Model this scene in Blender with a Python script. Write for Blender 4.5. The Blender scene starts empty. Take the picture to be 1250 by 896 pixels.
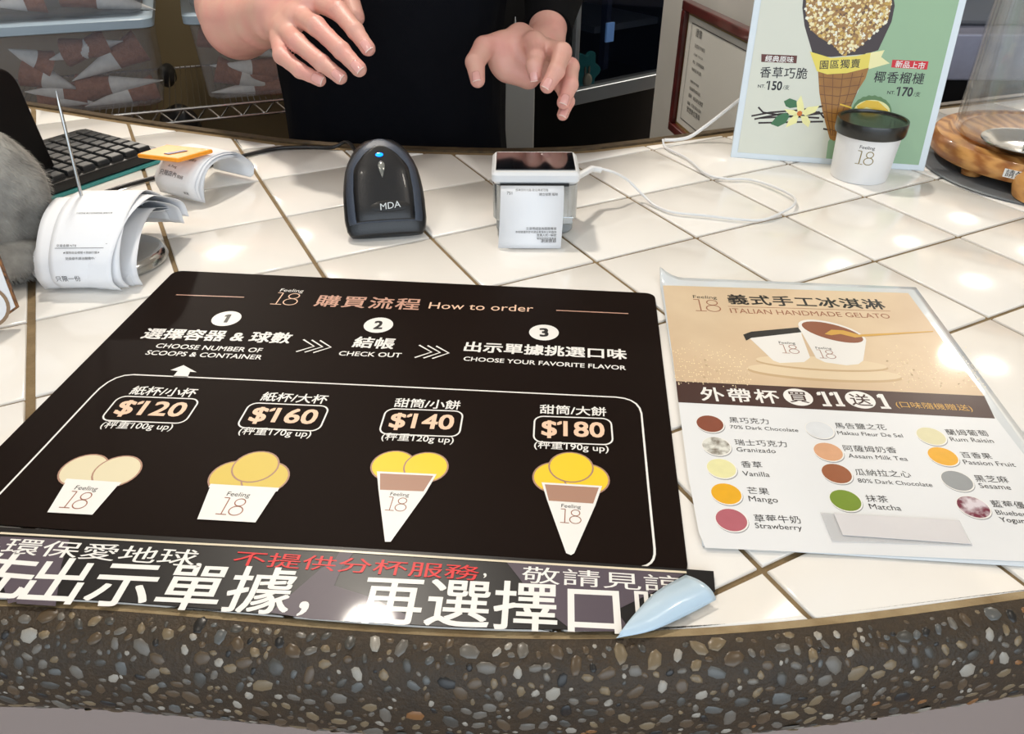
import bpy, math, random
import numpy as np
from mathutils import Matrix, Vector
R = math.radians
sc = bpy.context.scene
col = sc.collection
random.seed(7)

# ------------------------------------------------------------------ camera, world, light, exposure
CAM = np.array([0, 0, 0.3135435])
F = 930.273
RW = np.array([[0.9999965, 0.00149935, 0.00218059],
               [0.00264632, -0.56657603, -0.82400522],
               [0.0, 0.82400811, -0.56657801]])          # rows: camera right, down, forward
cd = bpy.data.cameras.new('camera'); cam = bpy.data.objects.new('camera', cd); col.objects.link(cam)
cd.sensor_width = 36; cd.lens = F*36/1250; cd.clip_start = 0.01
m = Matrix.Identity(4)
for i in range(3):
    m[i][0] = RW[0][i]; m[i][1] = -RW[1][i]; m[i][2] = -RW[2][i]; m[i][3] = CAM[i]
cam.matrix_world = m
sc.camera = cam

w = bpy.data.worlds.new('world'); sc.world = w; w.use_nodes = True
w.node_tree.nodes['Background'].inputs[0].default_value = (0.80, 0.90, 1.0, 1)
w.node_tree.nodes['Background'].inputs[1].default_value = 0.9

def area(name, loc, target, sx, sy, power, colr):
    l = bpy.data.lights.new(name, 'AREA'); l.shape = 'RECTANGLE'; l.size = sx; l.size_y = sy
    l.energy = power; l.color = colr
    o = bpy.data.objects.new(name, l); col.objects.link(o); o.location = loc
    o.rotation_euler = (Vector(target)-Vector(loc)).to_track_quat('-Z', 'Y').to_euler()
    return o
area('shopfront_daylight', (0.5, -1.9, 0.95), (0, 0.7, 0.0), 3.0, 1.5, 16, (0.82, 0.91, 1.0))
CEIL = 1.75
LAMPS = [(-1.87, 4.02), (2.15, 3.06), (0.95, 0.1), (-0.75, 0.0), (-0.45, 1.52)]  # last lamp is an added fill that brightens the dim staff area
LAMPN = ['far left back', 'far right back', 'right above the customers', 'left above the customers', 'staff side above the clerk, added fill light']
for lx, ly in LAMPS:
    l = bpy.data.lights.new('ceiling_lamp_light', 'AREA'); l.shape = 'DISK'; l.size = 0.16
    l.energy = (36, 36, 3, 3, 18)[LAMPS.index((lx, ly))]; l.color = (1.0, 0.92, 0.81)
    o = bpy.data.objects.new('ceiling_lamp_light', l); col.objects.link(o); o.location = (lx, ly, CEIL-0.03)

vs = sc.view_settings
vs.view_transform = 'Standard'; vs.look = 'None'; vs.gamma = 1; vs.use_curve_mapping = False
vs.exposure = 0.55

# ------------------------------------------------------------------ geometry of the view (used to measure places off the photograph)
def ray(u, v): return RW.T @ np.array([(u-625)/F, (v-448)/F, 1.0])
def bz(u, v, z=0.0):
    d = ray(u, v); return CAM + (z-CAM[2])/d[2]*d
def by(u, v, Y):
    d = ray(u, v); return CAM + Y/d[1]*d
def pd(u, v, d): return CAM + ray(u, v)*d
def onplane(u, v, o, n):
    d = ray(u, v); return CAM + (np.dot(np.array(o)-CAM, n)/np.dot(d, n))*d
def unit(a): a = np.array(a, float); return a/np.linalg.norm(a)
def vplane(P0, P1):
    e = unit([P1[0]-P0[0], P1[1]-P0[1], 0]); return e, np.array([e[1], -e[0], 0])

# ------------------------------------------------------------------ materials
def s2l(c):
    return tuple(((x/255)/12.92 if x/255 <= 0.04045 else ((x/255+0.055)/1.055)**2.4) for x in c)
MATS = {}
def mat(name, rgb=(200, 200, 200), rough=0.5, metal=0.0, coat=0.0, noise=None, bump=None, emit=None, sss=0, trans=0, alpha=1, spec=0.5):
    """rgb in sRGB 0-255; noise=(scale, rgb2, contrast); bump=(scale, strength)"""
    if name in MATS: return MATS[name]
    M = bpy.data.materials.new(name); M.use_nodes = True
    nt = M.node_tree; p = nt.nodes['Principled BSDF']; I = p.inputs
    I['Base Color'].default_value = (*s2l(rgb), 1); I['Roughness'].default_value = rough
    I['Metallic'].default_value = metal; I['Coat Weight'].default_value = coat; I['Coat Roughness'].default_value = 0.06
    I['Specular IOR Level'].default_value = spec
    if sss: I['Subsurface Weight'].default_value = sss; I['Subsurface Radius'].default_value = (0.01, 0.004, 0.002); I['Subsurface Scale'].default_value = 0.6
    if trans: I['Transmission Weight'].default_value = trans
    if alpha < 1: I['Alpha'].default_value = alpha
    if emit: I['Emission Color'].default_value = (*s2l(emit[0]), 1); I['Emission Strength'].default_value = emit[1]
    tc = None
    if noise or bump: tc = nt.nodes.new('ShaderNodeTexCoord')
    if noise:
        n = nt.nodes.new('ShaderNodeTexNoise'); n.inputs['Scale'].default_value = noise[0]; n.inputs['Detail'].default_value = 5
        r = nt.nodes.new('ShaderNodeValToRGB'); c = noise[2]
        r.color_ramp.elements[0].position = 0.5-c; r.color_ramp.elements[1].position = 0.5+c
        r.color_ramp.elements[0].color = (*s2l(rgb), 1); r.color_ramp.elements[1].color = (*s2l(noise[1]), 1)
        nt.links.new(tc.outputs['Object'], n.inputs['Vector']); nt.links.new(n.outputs['Fac'], r.inputs['Fac'])
        nt.links.new(r.outputs['Color'], I['Base Color'])
    if bump:
        n = nt.nodes.new('ShaderNodeTexNoise'); n.inputs['Scale'].default_value = bump[0]; n.inputs['Detail'].default_value = 4
        b = nt.nodes.new('ShaderNodeBump'); b.inputs['Strength'].default_value = bump[1]; b.inputs['Distance'].default_value = 0.002
        nt.links.new(tc.outputs['Object'], n.inputs['Vector']); nt.links.new(n.outputs['Fac'], b.inputs['Height'])
        nt.links.new(b.outputs['Normal'], I['Normal'])
    MATS[name] = M
    return M
def sheer(name, rgb, opacity, rough, refl=0.6):
    """thin see-through plastic: part diffuse, part clear, with a sheen"""
    M = bpy.data.materials.new(name); M.use_nodes = True; nt = M.node_tree; nt.nodes.clear()
    out = nt.nodes.new('ShaderNodeOutputMaterial'); t = nt.nodes.new('ShaderNodeBsdfTransparent')
    d = nt.nodes.new('ShaderNodeBsdfPrincipled'); d.inputs['Base Color'].default_value = (*s2l(rgb), 1); d.inputs['Roughness'].default_value = rough
    g = nt.nodes.new('ShaderNodeBsdfGlossy'); g.inputs['Roughness'].default_value = rough
    lw = nt.nodes.new('ShaderNodeLayerWeight'); lw.inputs['Blend'].default_value = 0.18; fr = nt.nodes.new('ShaderNodeMath'); fr.operation = 'MULTIPLY'; fr.inputs[1].default_value = refl; nt.links.new(lw.outputs['Facing'], fr.inputs[0])
    a = nt.nodes.new('ShaderNodeMixShader'); b = nt.nodes.new('ShaderNodeMixShader')
    a.inputs[0].default_value = opacity
    L = nt.links.new
    L(t.outputs[0], a.inputs[1]); L(d.outputs[0], a.inputs[2]); L(fr.outputs[0], b.inputs[0]); L(a.outputs[0], b.inputs[1]); L(g.outputs[0], b.inputs[2])
    L(b.outputs[0], out.inputs[0]); MATS[name] = M
    return M

# ------------------------------------------------------------------ mesh builder
class MB:
    def __init__(s): s.v = []; s.f = []; s.m = []
    def add(s, vs, fs, mi=0):
        n = len(s.v); s.v += [tuple(map(float, p)) for p in vs]; s.f += [tuple(i+n for i in f) for f in fs]; s.m += [mi]*len(fs); return s
    def box(s, o, ex, ey, ez, mi=0):
        o, ex, ey, ez = map(lambda q: np.array(q, float), (o, ex, ey, ez))
        vs = [o, o+ex, o+ex+ey, o+ey, o+ez, o+ex+ez, o+ex+ey+ez, o+ey+ez]
        return s.add(vs, [(0,3,2,1),(4,5,6,7),(0,1,5,4),(1,2,6,5),(2,3,7,6),(3,0,4,7)], mi)
    def cbox(s, c, sx, sy, sz, mi=0, ang=0):
        e = np.array([math.cos(ang), math.sin(ang), 0])*sx; g = np.array([-math.sin(ang), math.cos(ang), 0])*sy; k = np.array([0, 0, sz])
        return s.box(np.array(c)-e/2-g/2, e, g, k, mi)
    def rings(s, rr, mi=0, caps=(True, True), closed=True):
        n = len(rr[0]); vs = [p for r in rr for p in r]; fs = []
        for i in range(len(rr)-1):
            for j in range(n if closed else n-1):
                a = i*n+j; b = i*n+(j+1) % n
                fs.append((a, b, b+n, a+n))
        if caps[0]: fs.append(tuple(range(n-1, -1, -1)))
        if caps[1]: fs.append(tuple((len(rr)-1)*n+j for j in range(n)))
        return s.add(vs, fs, mi)
    def lathe(s, c, prof, n=48, mi=0, caps=(True, True), axis=None):
        c = np.array(c, float); z = unit(axis) if axis is not None else np.array([0, 0, 1.0])
        x = unit(np.cross(z, [0.3, 1, 0.1])); y = np.cross(z, x)
        rr = [[c+z*h+(x*math.cos(2*math.pi*k/n)+y*math.sin(2*math.pi*k/n))*r for k in range(n)] for r, h in prof]
        return s.rings(rr, mi, caps)
    def tube(s, pts, r, n=10, mi=0):
        pts = [np.array(p, float) for p in pts]; rr = []
        rad = r if hasattr(r, '__len__') else [r]*len(pts); up = np.array([0.13, 0.21, 0.97])
        for i, p in enumerate(pts):
            t = unit(pts[min(i+1, len(pts)-1)]-pts[max(i-1, 0)])
            x = np.cross(t, up); x = unit(x) if np.linalg.norm(x) > 1e-4 else np.array([1., 0, 0]); y = np.cross(x, t)
            rr.append([p+(x*math.cos(2*math.pi*k/n)+y*math.sin(2*math.pi*k/n))*rad[i] for k in range(n)])
        return s.rings(rr, mi)
    def prism(s, poly, d, mi=0):
        """poly: 3D outline, d: extrusion vector"""
        n = len(poly); a = [np.array(p, float) for p in poly]; b = [p+np.array(d, float) for p in a]
        return s.add(a+b, [tuple(range(n-1, -1, -1)), tuple(range(n, 2*n))]+[(i, (i+1) % n, n+(i+1) % n, n+i) for i in range(n)], mi)
    def grid(s, fn, nu, nv, mi=0):
        vs = [fn(i/nu, j/nv) for i in range(nu+1) for j in range(nv+1)]
        return s.add(vs, [(i*(nv+1)+j, (i+1)*(nv+1)+j, (i+1)*(nv+1)+j+1, i*(nv+1)+j+1) for i in range(nu) for j in range(nv)], mi)
    def build(s, name, mats, parent=None, smooth=False, thick=0, bevel=0, sharp=40):
        me = bpy.data.meshes.new(name)
        loc = np.array(parent.matrix_world.translation) if parent is not None else None
        if parent is None:
            vs = s.v
        else:
            off = ORG[parent.name]; vs = [tuple(np.array(p)-off) for p in s.v]
        me.from_pydata(vs, [], s.f)
        if not isinstance(mats, (list, tuple)): mats = [mats]
        for q in mats: me.materials.append(q)
        me.polygons.foreach_set('material_index', s.m)
        if smooth:
            me.polygons.foreach_set('use_smooth', [True]*len(me.polygons))
            me.set_sharp_from_angle(angle=R(sharp))
        o = bpy.data.objects.new(name, me); col.objects.link(o)
        ORG[o.name] = np.zeros(3) if parent is None else ORG[parent.name]
        if parent is not None: o.parent = parent
        if thick:
            md = o.modifiers.new('solid', 'SOLIDIFY'); md.thickness = thick; md.offset = 0
        if bevel:
            md = o.modifiers.new('bevel', 'BEVEL'); md.width = bevel; md.segments = 3; md.limit_method = 'ANGLE'
        return o
ORG = {}
def thing(name, label, cat, loc, group=None):
    o = bpy.data.objects.new(name, None); col.objects.link(o); o.location = loc; o.empty_display_size = 0.02
    ORG[o.name] = np.array(loc, float)
    o['label'] = label; o['category'] = cat
    if group: o['group'] = group
    return o
def tag(o, label, cat, group=None):
    o['label'] = label; o['category'] = cat
    if group: o['group'] = group
    return o
def struct(o): o['kind'] = 'structure'; return o
def spline(pts, n=8):
    pts = [np.array(p, float) for p in pts]; out = []
    P = [2*pts[0]-pts[1]]+pts+[2*pts[-1]-pts[-2]]
    for i in range(1, len(P)-2):
        for k in range(n):
            t = k/n
            out.append(0.5*((2*P[i])+(-P[i-1]+P[i+1])*t+(2*P[i-1]-5*P[i]+4*P[i+1]-P[i+2])*t*t+(-P[i-1]+3*P[i]-3*P[i+1]+P[i+2])*t**3))
    out.append(pts[-1]); return out

# ------------------------------------------------------------------ room
mb = MB(); mb.box((-3, -2.2, -1.0), (6, 0, 0), (0, 6.4, 0), (0, 0, 0.05)); struct(mb.build('floor', mat('floor_tile', (176, 160, 152), 0.35, noise=(6, (158, 144, 138), 0.2))))
mb = MB(); mb.box((-3, -2.2, CEIL), (6, 0, 0), (0, 6.4, 0), (0, 0, 0.05)); struct(mb.build('ceiling', mat('ceiling_paint', (226, 222, 214), 0.8)))
WALLP = mat('wall_paint', (206, 200, 188), 0.7, noise=(3, (194, 186, 172), 0.3))
mb = MB(); mb.box((-3, 4.2, -0.95), (6, 0, 0), (0, 0.08, 0), (0, 0, 2.7)); struct(mb.build('wall_back', WALLP))
mb = MB(); mb.box((-3.08, -2.2, -0.95), (0.08, 0, 0), (0, 6.4, 0), (0, 0, 2.7)); struct(mb.build('wall_left', WALLP))
mb = MB(); mb.box((3, -2.2, -0.95), (0.08, 0, 0), (0, 6.4, 0), (0, 0, 2.7)); struct(mb.build('wall_right', WALLP))
LW = mat('lamp_rim', (235, 235, 230), 0.4); LE = mat('lamp_diffuser', (255, 250, 240), 0.5, emit=((255, 240, 215), 3))
for i, (lx, ly) in enumerate(LAMPS):
    t = thing('ceiling_lamp', 'round recessed ceiling lamp at the '+LAMPN[i], 'lamp', (lx, ly, CEIL), 'round ceiling lamps')
    MB().lathe((lx, ly, CEIL-0.022), [(0.095, 0.022), (0.1, 0.01), (0.095, 0), (0.082, 0), (0.082, 0.02)], 32, caps=(False, False)).build('rim', LW, t, True)
    MB().lathe((lx, ly, CEIL-0.006), [(0.081, 0.002), (0.081, 0)], 32).build('diffuser', LE, t)

# ------------------------------------------------------------------ counter
NEARPX = [(0, 741), (170, 751), (260, 756.5), (400, 767), (560, 778), (700, 784), (830, 778), (1000, 764), (1130, 749), (1250, 732)]
FARPX = [(56, 135), (130, 147), (197, 157), (240, 163), (300, 171), (345, 177), (440, 184), (600, 189), (700, 187), (760, 181), (830, 172), (880, 165)]
np_ = np.array([bz(*q)[:2] for q in NEARPX]); fp_ = np.array([bz(*q)[:2] for q in FARPX])
nc = np.polyfit(np_[:, 0], np_[:, 1], 4)
def ynear(x, off=0.0):
    a, b = np_[0, 0], np_[-1, 0]; xx = min(max(x, a), b)
    y = np.polyval(nc, xx); g = np.polyval(np.polyder(nc), xx)
    d = x-xx; g = max(min(g, 0.25), -0.25)
    return y+g*d+0.30*d*d*1+off
fs_ = np.array([q[:2] for q in spline([(*p, 0) for p in fp_], 6)])
def yfar(x):
    if x < fs_[0, 0]: return fs_[0, 1]+(fs_[0, 0]-x)*0.42
    if x > fs_[-1, 0]: return fs_[-1, 1]+(x-fs_[-1, 0])*0.36
    return float(np.interp(x, fs_[:, 0], fs_[:, 1]))
S = 0.1142546
TI = np.array([0.88885395, 0.45819064]); TJ = np.array([0.45819064, -0.88885395]); T0 = np.array([-0.23158304, 0.72512055])
counter = thing('service_counter', 'curved counter with white diagonal tile top and pebbled stone nosing', 'counter', (0, 0.55, 0))
GROUT = mat('grout', (139, 118, 84), 0.85, noise=(60, (112, 92, 62), 0.25), bump=(400, 0.5))
# slab under the tiles
xs = np.linspace(-1.15, 1.25, 97)
mb = MB()
top = [(x, ynear(x, 0.0), -0.0022) for x in xs]+[(x, yfar(x)+0.012, -0.0022) for x in xs[::-1]]
def strip_mesh(mb, lo, hi, z0, z1, mi=0):
    n = len(xs); vs = [(x, lo(x), z1) for x in xs]+[(x, hi(x), z1) for x in xs]+[(x, lo(x), z0) for x in xs]+[(x, hi(x), z0) for x in xs]
    fs = []
    for i in range(n-1):
        fs += [(i, i+1, n+i+1, n+i), (2*n+i+1, 2*n+i, 3*n+i, 3*n+i+1), (i+1, i, 2*n+i, 2*n+i+1), (n+i, n+i+1, 3*n+i+1, 3*n+i)]
    fs += [(0, n, 3*n, 2*n), (n-1, 3*n-1, 4*n-1, 2*n-1)]
    mb.add(vs, fs, mi)
strip_mesh(mb, lambda x: ynear(x), lambda x: yfar(x)+0.012, -0.066, -0.0022)
mb.build('slab', GROUT, counter)
mb = MB(); strip_mesh(mb, lambda x: yfar(x)+0.012, lambda x: yfar(x)+0.024, -0.045, 0.0005)
mb.build('back_edging', mat('back_edge', (92, 76, 52), 0.5, noise=(90, (60, 48, 34), 0.2)), counter)
mb = MB(); strip_mesh(mb, lambda x: ynear(x)+0.06, lambda x: yfar(x)-0.05, -0.95, -0.066)
mb.build('base_panel', mat('base_panel', (150, 136, 130), 0.6), counter)
# grout bead along the front
# tiles
TILE = mat('tile_glaze', (240, 237, 232), 0.15, spec=0.4, coat=0.15, noise=(7, (234, 230, 223), 0.28), bump=(9, 0.022))
def clip_tile(poly):
    """poly: dense closed outline; returns the outline cut to the counter's curved edges"""
    NE = 0.0048
    ins = [ynear(p[0])+NE < p[1] < yfar(p[0])-0.001 for p in poly]
    if all(ins): return poly
    if not any(ins): return None
    n = len(poly); st = next(i for i in range(n) if ins[i] and not ins[i-1])
    out = []; i = 0
    while i < n:
        k = (st+i) % n
        if ins[k]: out.append(poly[k]); i += 1
        else:
            j = i
            while j < n and not ins[(st+j) % n]: j += 1
            a = poly[(st+i) % n]; b = poly[(st+j-1) % n]
            near = a[1] < 0.6
            for q in np.linspace(0, 1, 14):
                x = a[0]+(b[0]-a[0])*q
                out.append(np.array([x, (ynear(x)+NE) if near else yfar(x)-0.001]))
            i = j
    return out
cnt = 0
for i in range(-11, 13):
    for j in range(-9, 10):
        gl = 0.0032 if i == -2 else 0.0019; gr = 0.0032 if i == -3 else 0.0019
        a0, a1, b0, b1 = i*S+gl, (i+1)*S-gr, j*S+0.0019, (j+1)*S-0.0019
        c = [(a0, b0), (a1, b0), (a1, b1), (a0, b1)]
        P = [T0+TI*a+TJ*b for a, b in c]
        if max(p[0] for p in P) < -1.05 or min(p[0] for p in P) > 1.15: continue
        dense = []
        for k in range(4):
            A, B = P[k], P[(k+1) % 4]
            dense += [A+(B-A)*t for t in np.linspace(0, 1, 30, endpoint=False)]
        q = clip_tile(dense)
        if q is None or len(q) < 10: continue
        full = len(q) == len(dense)
        if full: q = P
        q = [np.array(p) for p in q]
        ar = sum(q[k-1][0]*q[k][1]-q[k][0]*q[k-1][1] for k in range(len(q)))/2
        if abs(ar) < 2e-4: continue
        if ar < 0: q = q[::-1]
        if not full:                       # thin the outline
            keep = []
            for k in range(len(q)):
                d1 = q[k]-q[k-1]; d2 = q[(k+1) % len(q)]-q[k]
                if np.linalg.norm(d1) < 1e-6: continue
                if np.linalg.norm(d2) > 1e-6 and abs(d1[0]*d2[1]-d1[1]*d2[0])/(np.linalg.norm(d1)*np.linalg.norm(d2)) < 0.004 and np.dot(d1, d2) > 0: continue
                keep.append(q[k])
            q = keep
        n = len(q); ctr = sum(q)/n
        nrm = []
        for k in range(n):
            e1 = unit(q[k]-q[k-1]); e2 = unit(q[(k+1) % n]-q[k]); n1 = np.array([-e1[1], e1[0]]); n2 = np.array([-e2[1], e2[0]])
            b = n1+n2; b = b/max(np.dot(b, n1), 0.3); nrm.append(b)
        tz = random.uniform(-0.0002, 0.0002)
        tilt = np.array([random.uniform(-1, 1), random.uniform(-1, 1)])*0.0004
        def Z(p, z): return (p[0], p[1], z+tz+float(np.dot(p-ctr, tilt)))
        rr = [[Z(p, -0.006) for p in q], [Z(p, -0.0011) for p in q], [Z(p+b*0.0004, -0.0004) for p, b in zip(q, nrm)], [Z(p+b*0.0012, 0) for p, b in zip(q, nrm)]]
        mb = MB(); mb.rings(rr, 0, (False, True)); mb.build('tile', TILE, counter, True, sharp=50); cnt += 1
# stone nosing
PROF = [(0.0, 0.0008), (0.006, 0.0), (0.013, -0.0035), (0.0185, -0.011), (0.0220, -0.022), (0.0232, -0.035), (0.022, -0.048), (0.017, -0.059), (0.008, -0.067), (-0.01, -0.071), (-0.06, -0.071)]
def edge_frame(x):
    h = 0.002; g = (ynear(x+h)-ynear(x-h))/(2*h); t = unit([1, g, 0]); n = np.array([t[1], -t[0], 0]); return np.array([x, ynear(x), 0]), t, n
mb = MB(); ex_ = np.linspace(-0.7, 0.8, 151)
mb.grid(lambda u, v: (lambda fr, p: fr[0]+fr[2]*p[0]+np.array([0, 0, p[1]]))(edge_frame(-0.7+1.5*u), PROF[int(round(v*(len(PROF)-1)))]), 150, len(PROF)-1)
nos = mb.build('stone_nosing', mat('nosing_cement', (58, 43, 23), 0.6, noise=(140, (42, 32, 19), 0.25), bump=(500, 0.5), coat=0.0), counter, True, sharp=80)
mb = MB(); mb.grid(lambda u, v: (lambda fr: fr[0]+fr[2]*(-0.0050+0.0050*v)+np.array([0, 0, -0.0003+0.0012*v]))(edge_frame(-0.7+1.5*u)), 150, 1)
mb.build('edge_grout', mat('edge_grout', (170, 152, 118), 0.8, noise=(45, (126, 104, 70), 0.25), bump=(300, 0.5)), counter)
# pebbles
PEBM = [mat('pebble_%s' % n, tuple(int(q*0.95) for q in a), 0.32, noise=(300, tuple(int(q*0.86) for q in b), 0.25)) for n, a, b in
        [('grey', (120, 114, 104), (90, 86, 80)), ('tan', (138, 120, 92), (104, 90, 68)), ('pale', (176, 170, 158), (138, 132, 122)),
         ('slate', (82, 78, 72), (58, 56, 52)), ('brown', (98, 80, 58), (76, 62, 46)), ('amber', (150, 104, 56), (120, 80, 42)), ('dark', (34, 32, 30), (20, 20, 22)), ('blue', (104, 105, 102), (80, 82, 82))]]
PW = [24, 20, 8, 14, 20, 1.6, 5, 5]
pebmesh = []
def pebble_verts(rs):
    n = 7; r0 = [rs.uniform(0.78, 1.12) for _ in range(n)]
    vs = []
    for rad, z in ((1.0, -0.25), (0.9, 0.12), (0.5, 0.36)):
        for k in range(n):
            a = 2*math.pi*k/n; vs.append((math.cos(a)*r0[k]*rad, math.sin(a)*r0[k]*rad*0.72, z*rs.uniform(0.9, 1.1)))
    vs.append((rs.uniform(-.1, .1), rs.uniform(-.1, .1), 0.42))
    fs = []
    for i in range(2):
        for k in range(n): fs.append((i*n+k, i*n+(k+1) % n, (i+1)*n+(k+1) % n, (i+1)*n+k))
    for k in range(n): fs.append((2*n+k, 2*n+(k+1) % n, 3*n))
    return vs, fs
rs = random.Random(3)
for mi in range(8):
    for k in range(3):
        vs, fs = pebble_verts(rs); me = bpy.data.meshes.new('pebble'); me.from_pydata(vs, [], fs); me.materials.append(PEBM[mi])
        me.polygons.foreach_set('use_smooth', [True]*len(fs)); pebmesh.append((me, vs, fs, mi))
# arc-length along the profile
pl = [0]
for a, b in zip(PROF, PROF[1:]): pl.append(pl[-1]+math.hypot(b[0]-a[0], b[1]-a[1]))
def prof_at(t):
    for i in range(len(pl)-1):
        if t <= pl[i+1] or i == len(pl)-2:
            q = (t-pl[i])/(pl[i+1]-pl[i]); a, b = PROF[i], PROF[i+1]
            d = ((b[0]-a[0]), (b[1]-a[1])); L = math.hypot(*d)
            return (a[0]+d[0]*q, a[1]+d[1]*q), (-d[1]/L, d[0]/L)
peb = []
x = -0.62
cells = []
placed = []
tries = 11000
grid = {}
for _ in range(tries):
    x = rs.uniform(-0.5, 0.56); t = rs.uniform(0.003, 0.094)
    r = rs.choice([0.0026, 0.0031, 0.0036, 0.0042, 0.0048]) if _ < 4500 else rs.choice([0.0014, 0.0018, 0.0023])
    gx, gt = int(x/0.0105), int(t/0.0105); ok = True
    for dx in (-1, 0, 1):
        for dt in (-1, 0, 1):
            for (x2, t2, r2) in grid.get((gx+dx, gt+dt), []):
                if (x-x2)**2+(t-t2)**2 < ((r+r2)*0.95)**2: ok = False
    if not ok: continue
    grid.setdefault((gx, gt), []).append((x, t, r)); placed.append((x, t, r))
vis = [p for p in placed if -0.30 < p[0] < 0.31 and p[1] < 0.075]
vis.sort(key=lambda p: -p[2]); big = set(vis[:295])
stuff = MB()
for (x, t, r) in placed:
    fr, tt, nn = edge_frame(x); (pu, pz), (nu, nz) = prof_at(t)
    c = fr+nn*pu+np.array([0, 0, pz])
    N = unit(nn*(-nu)*-1+np.array([0, 0, nz])*1) if False else unit(nn*(-(-nu))+np.array([0, 0, nz]))
    if np.dot(N, nn)*1.0 < -0.2 and t < 0.05: N = -N
    a = rs.uniform(0, math.pi); U = unit(tt); V = np.cross(N, U)
    X = U*math.cos(a)+V*math.sin(a); Y = np.cross(N, X)
    k = rs.choices(range(8), PW)[0]; me, vs, fs, mi = pebmesh[k*3+rs.randrange(3)]
    sx = r*rs.uniform(1.0, 1.3)
    M3 = np.stack([X*sx, Y*r*rs.uniform(0.95, 1.25), N*r*0.42], 1)
    if (x, t, r) in big:
        o = bpy.data.objects.new('pebble', me); col.objects.link(o); o.parent = nos
        mw = Matrix.Identity(4)
        for i_ in range(3):
            for j_ in range(3): mw[i_][j_] = M3[i_][j_]
            mw[i_][3] = c[i_]-ORG[counter.name][i_]
        o.matrix_local = mw
    else:
        stuff.add([c+M3@np.array(v) for v in vs], fs, mi)
so = stuff.build('small_pebbles', PEBM, counter, True, sharp=180); so['kind'] = 'stuff'

# ------------------------------------------------------------------ printed sheets
FONT = {}
FLAGX = {}
def glyphs(s, bold=0.0, space=1.0):
    for i_, ch in enumerate(s):          # right edge of every numeral one inside the string
        if ch == '1' and (s[:i_+1], space) not in FLAGX:
            c = bpy.data.curves.new('t', 'FONT'); c.body = s[:i_+1]; c.space_character = space; c.resolution_u = 1
            o = bpy.data.objects.new('t', c); me = bpy.data.meshes.new_from_object(o); FLAGX[(s[:i_+1], space)] = max(q.co.x for q in me.vertices)
            bpy.data.objects.remove(o); bpy.data.curves.remove(c); bpy.data.meshes.remove(me)
    key = (s, bold, space)
    if key not in FONT:
        c = bpy.data.curves.new('t', 'FONT'); c.body = s; c.offset = bold; c.space_character = space; c.resolution_u = 3
        o = bpy.data.objects.new('t', c); col.objects.link(o)
        me = bpy.data.meshes.new_from_object(o)
        v = np.array([tuple(q.co) for q in me.vertices]); f = [tuple(p.vertices) for p in me.polygons]
        bpy.data.objects.remove(o); bpy.data.curves.remove(c); bpy.data.meshes.remove(me)
        if '1' in s and len(v):      # the built-in numeral one is a bare bar: give it its flag
            bv = glyphs('1', 0.0)[0] if s != '1' else v; bw_ = bv[:, 0].max()-bv[:, 0].min(); top_ = bv[:, 1].max()
            for i_, ch in enumerate(s):
                if ch != '1': continue
                xr_ = FLAGX[(s[:i_+1], space)]
                xl_ = xr_-bw_; n_ = len(v); z_ = 5e-6
                v = np.concatenate([v, [(xl_+0.01, top_, z_), (xl_+0.01, top_-0.10, z_), (xl_-0.10, top_-0.17, z_), (xl_-0.10, top_-0.09, z_)]]); f = f+[(n_, n_+3, n_+2, n_+1)]
        FONT[key] = (v, f)
    return FONT[key]
def heavy(st, b, space=1.0):
    v, f = glyphs(st, 0.0, space)
    if b <= 0 or len(v) == 0: return v, f
    vs = []; fs = []
    for dx, dy in ((-b, -b), (b, -b), (b, b), (-b, b), (0, 0)):
        n = len(vs)*len(v); vs.append(v+np.array([dx, dy, len(vs)*1.0e-5])); fs += [tuple(q+n for q in t) for t in f]
    return np.concatenate(vs), fs
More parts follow.
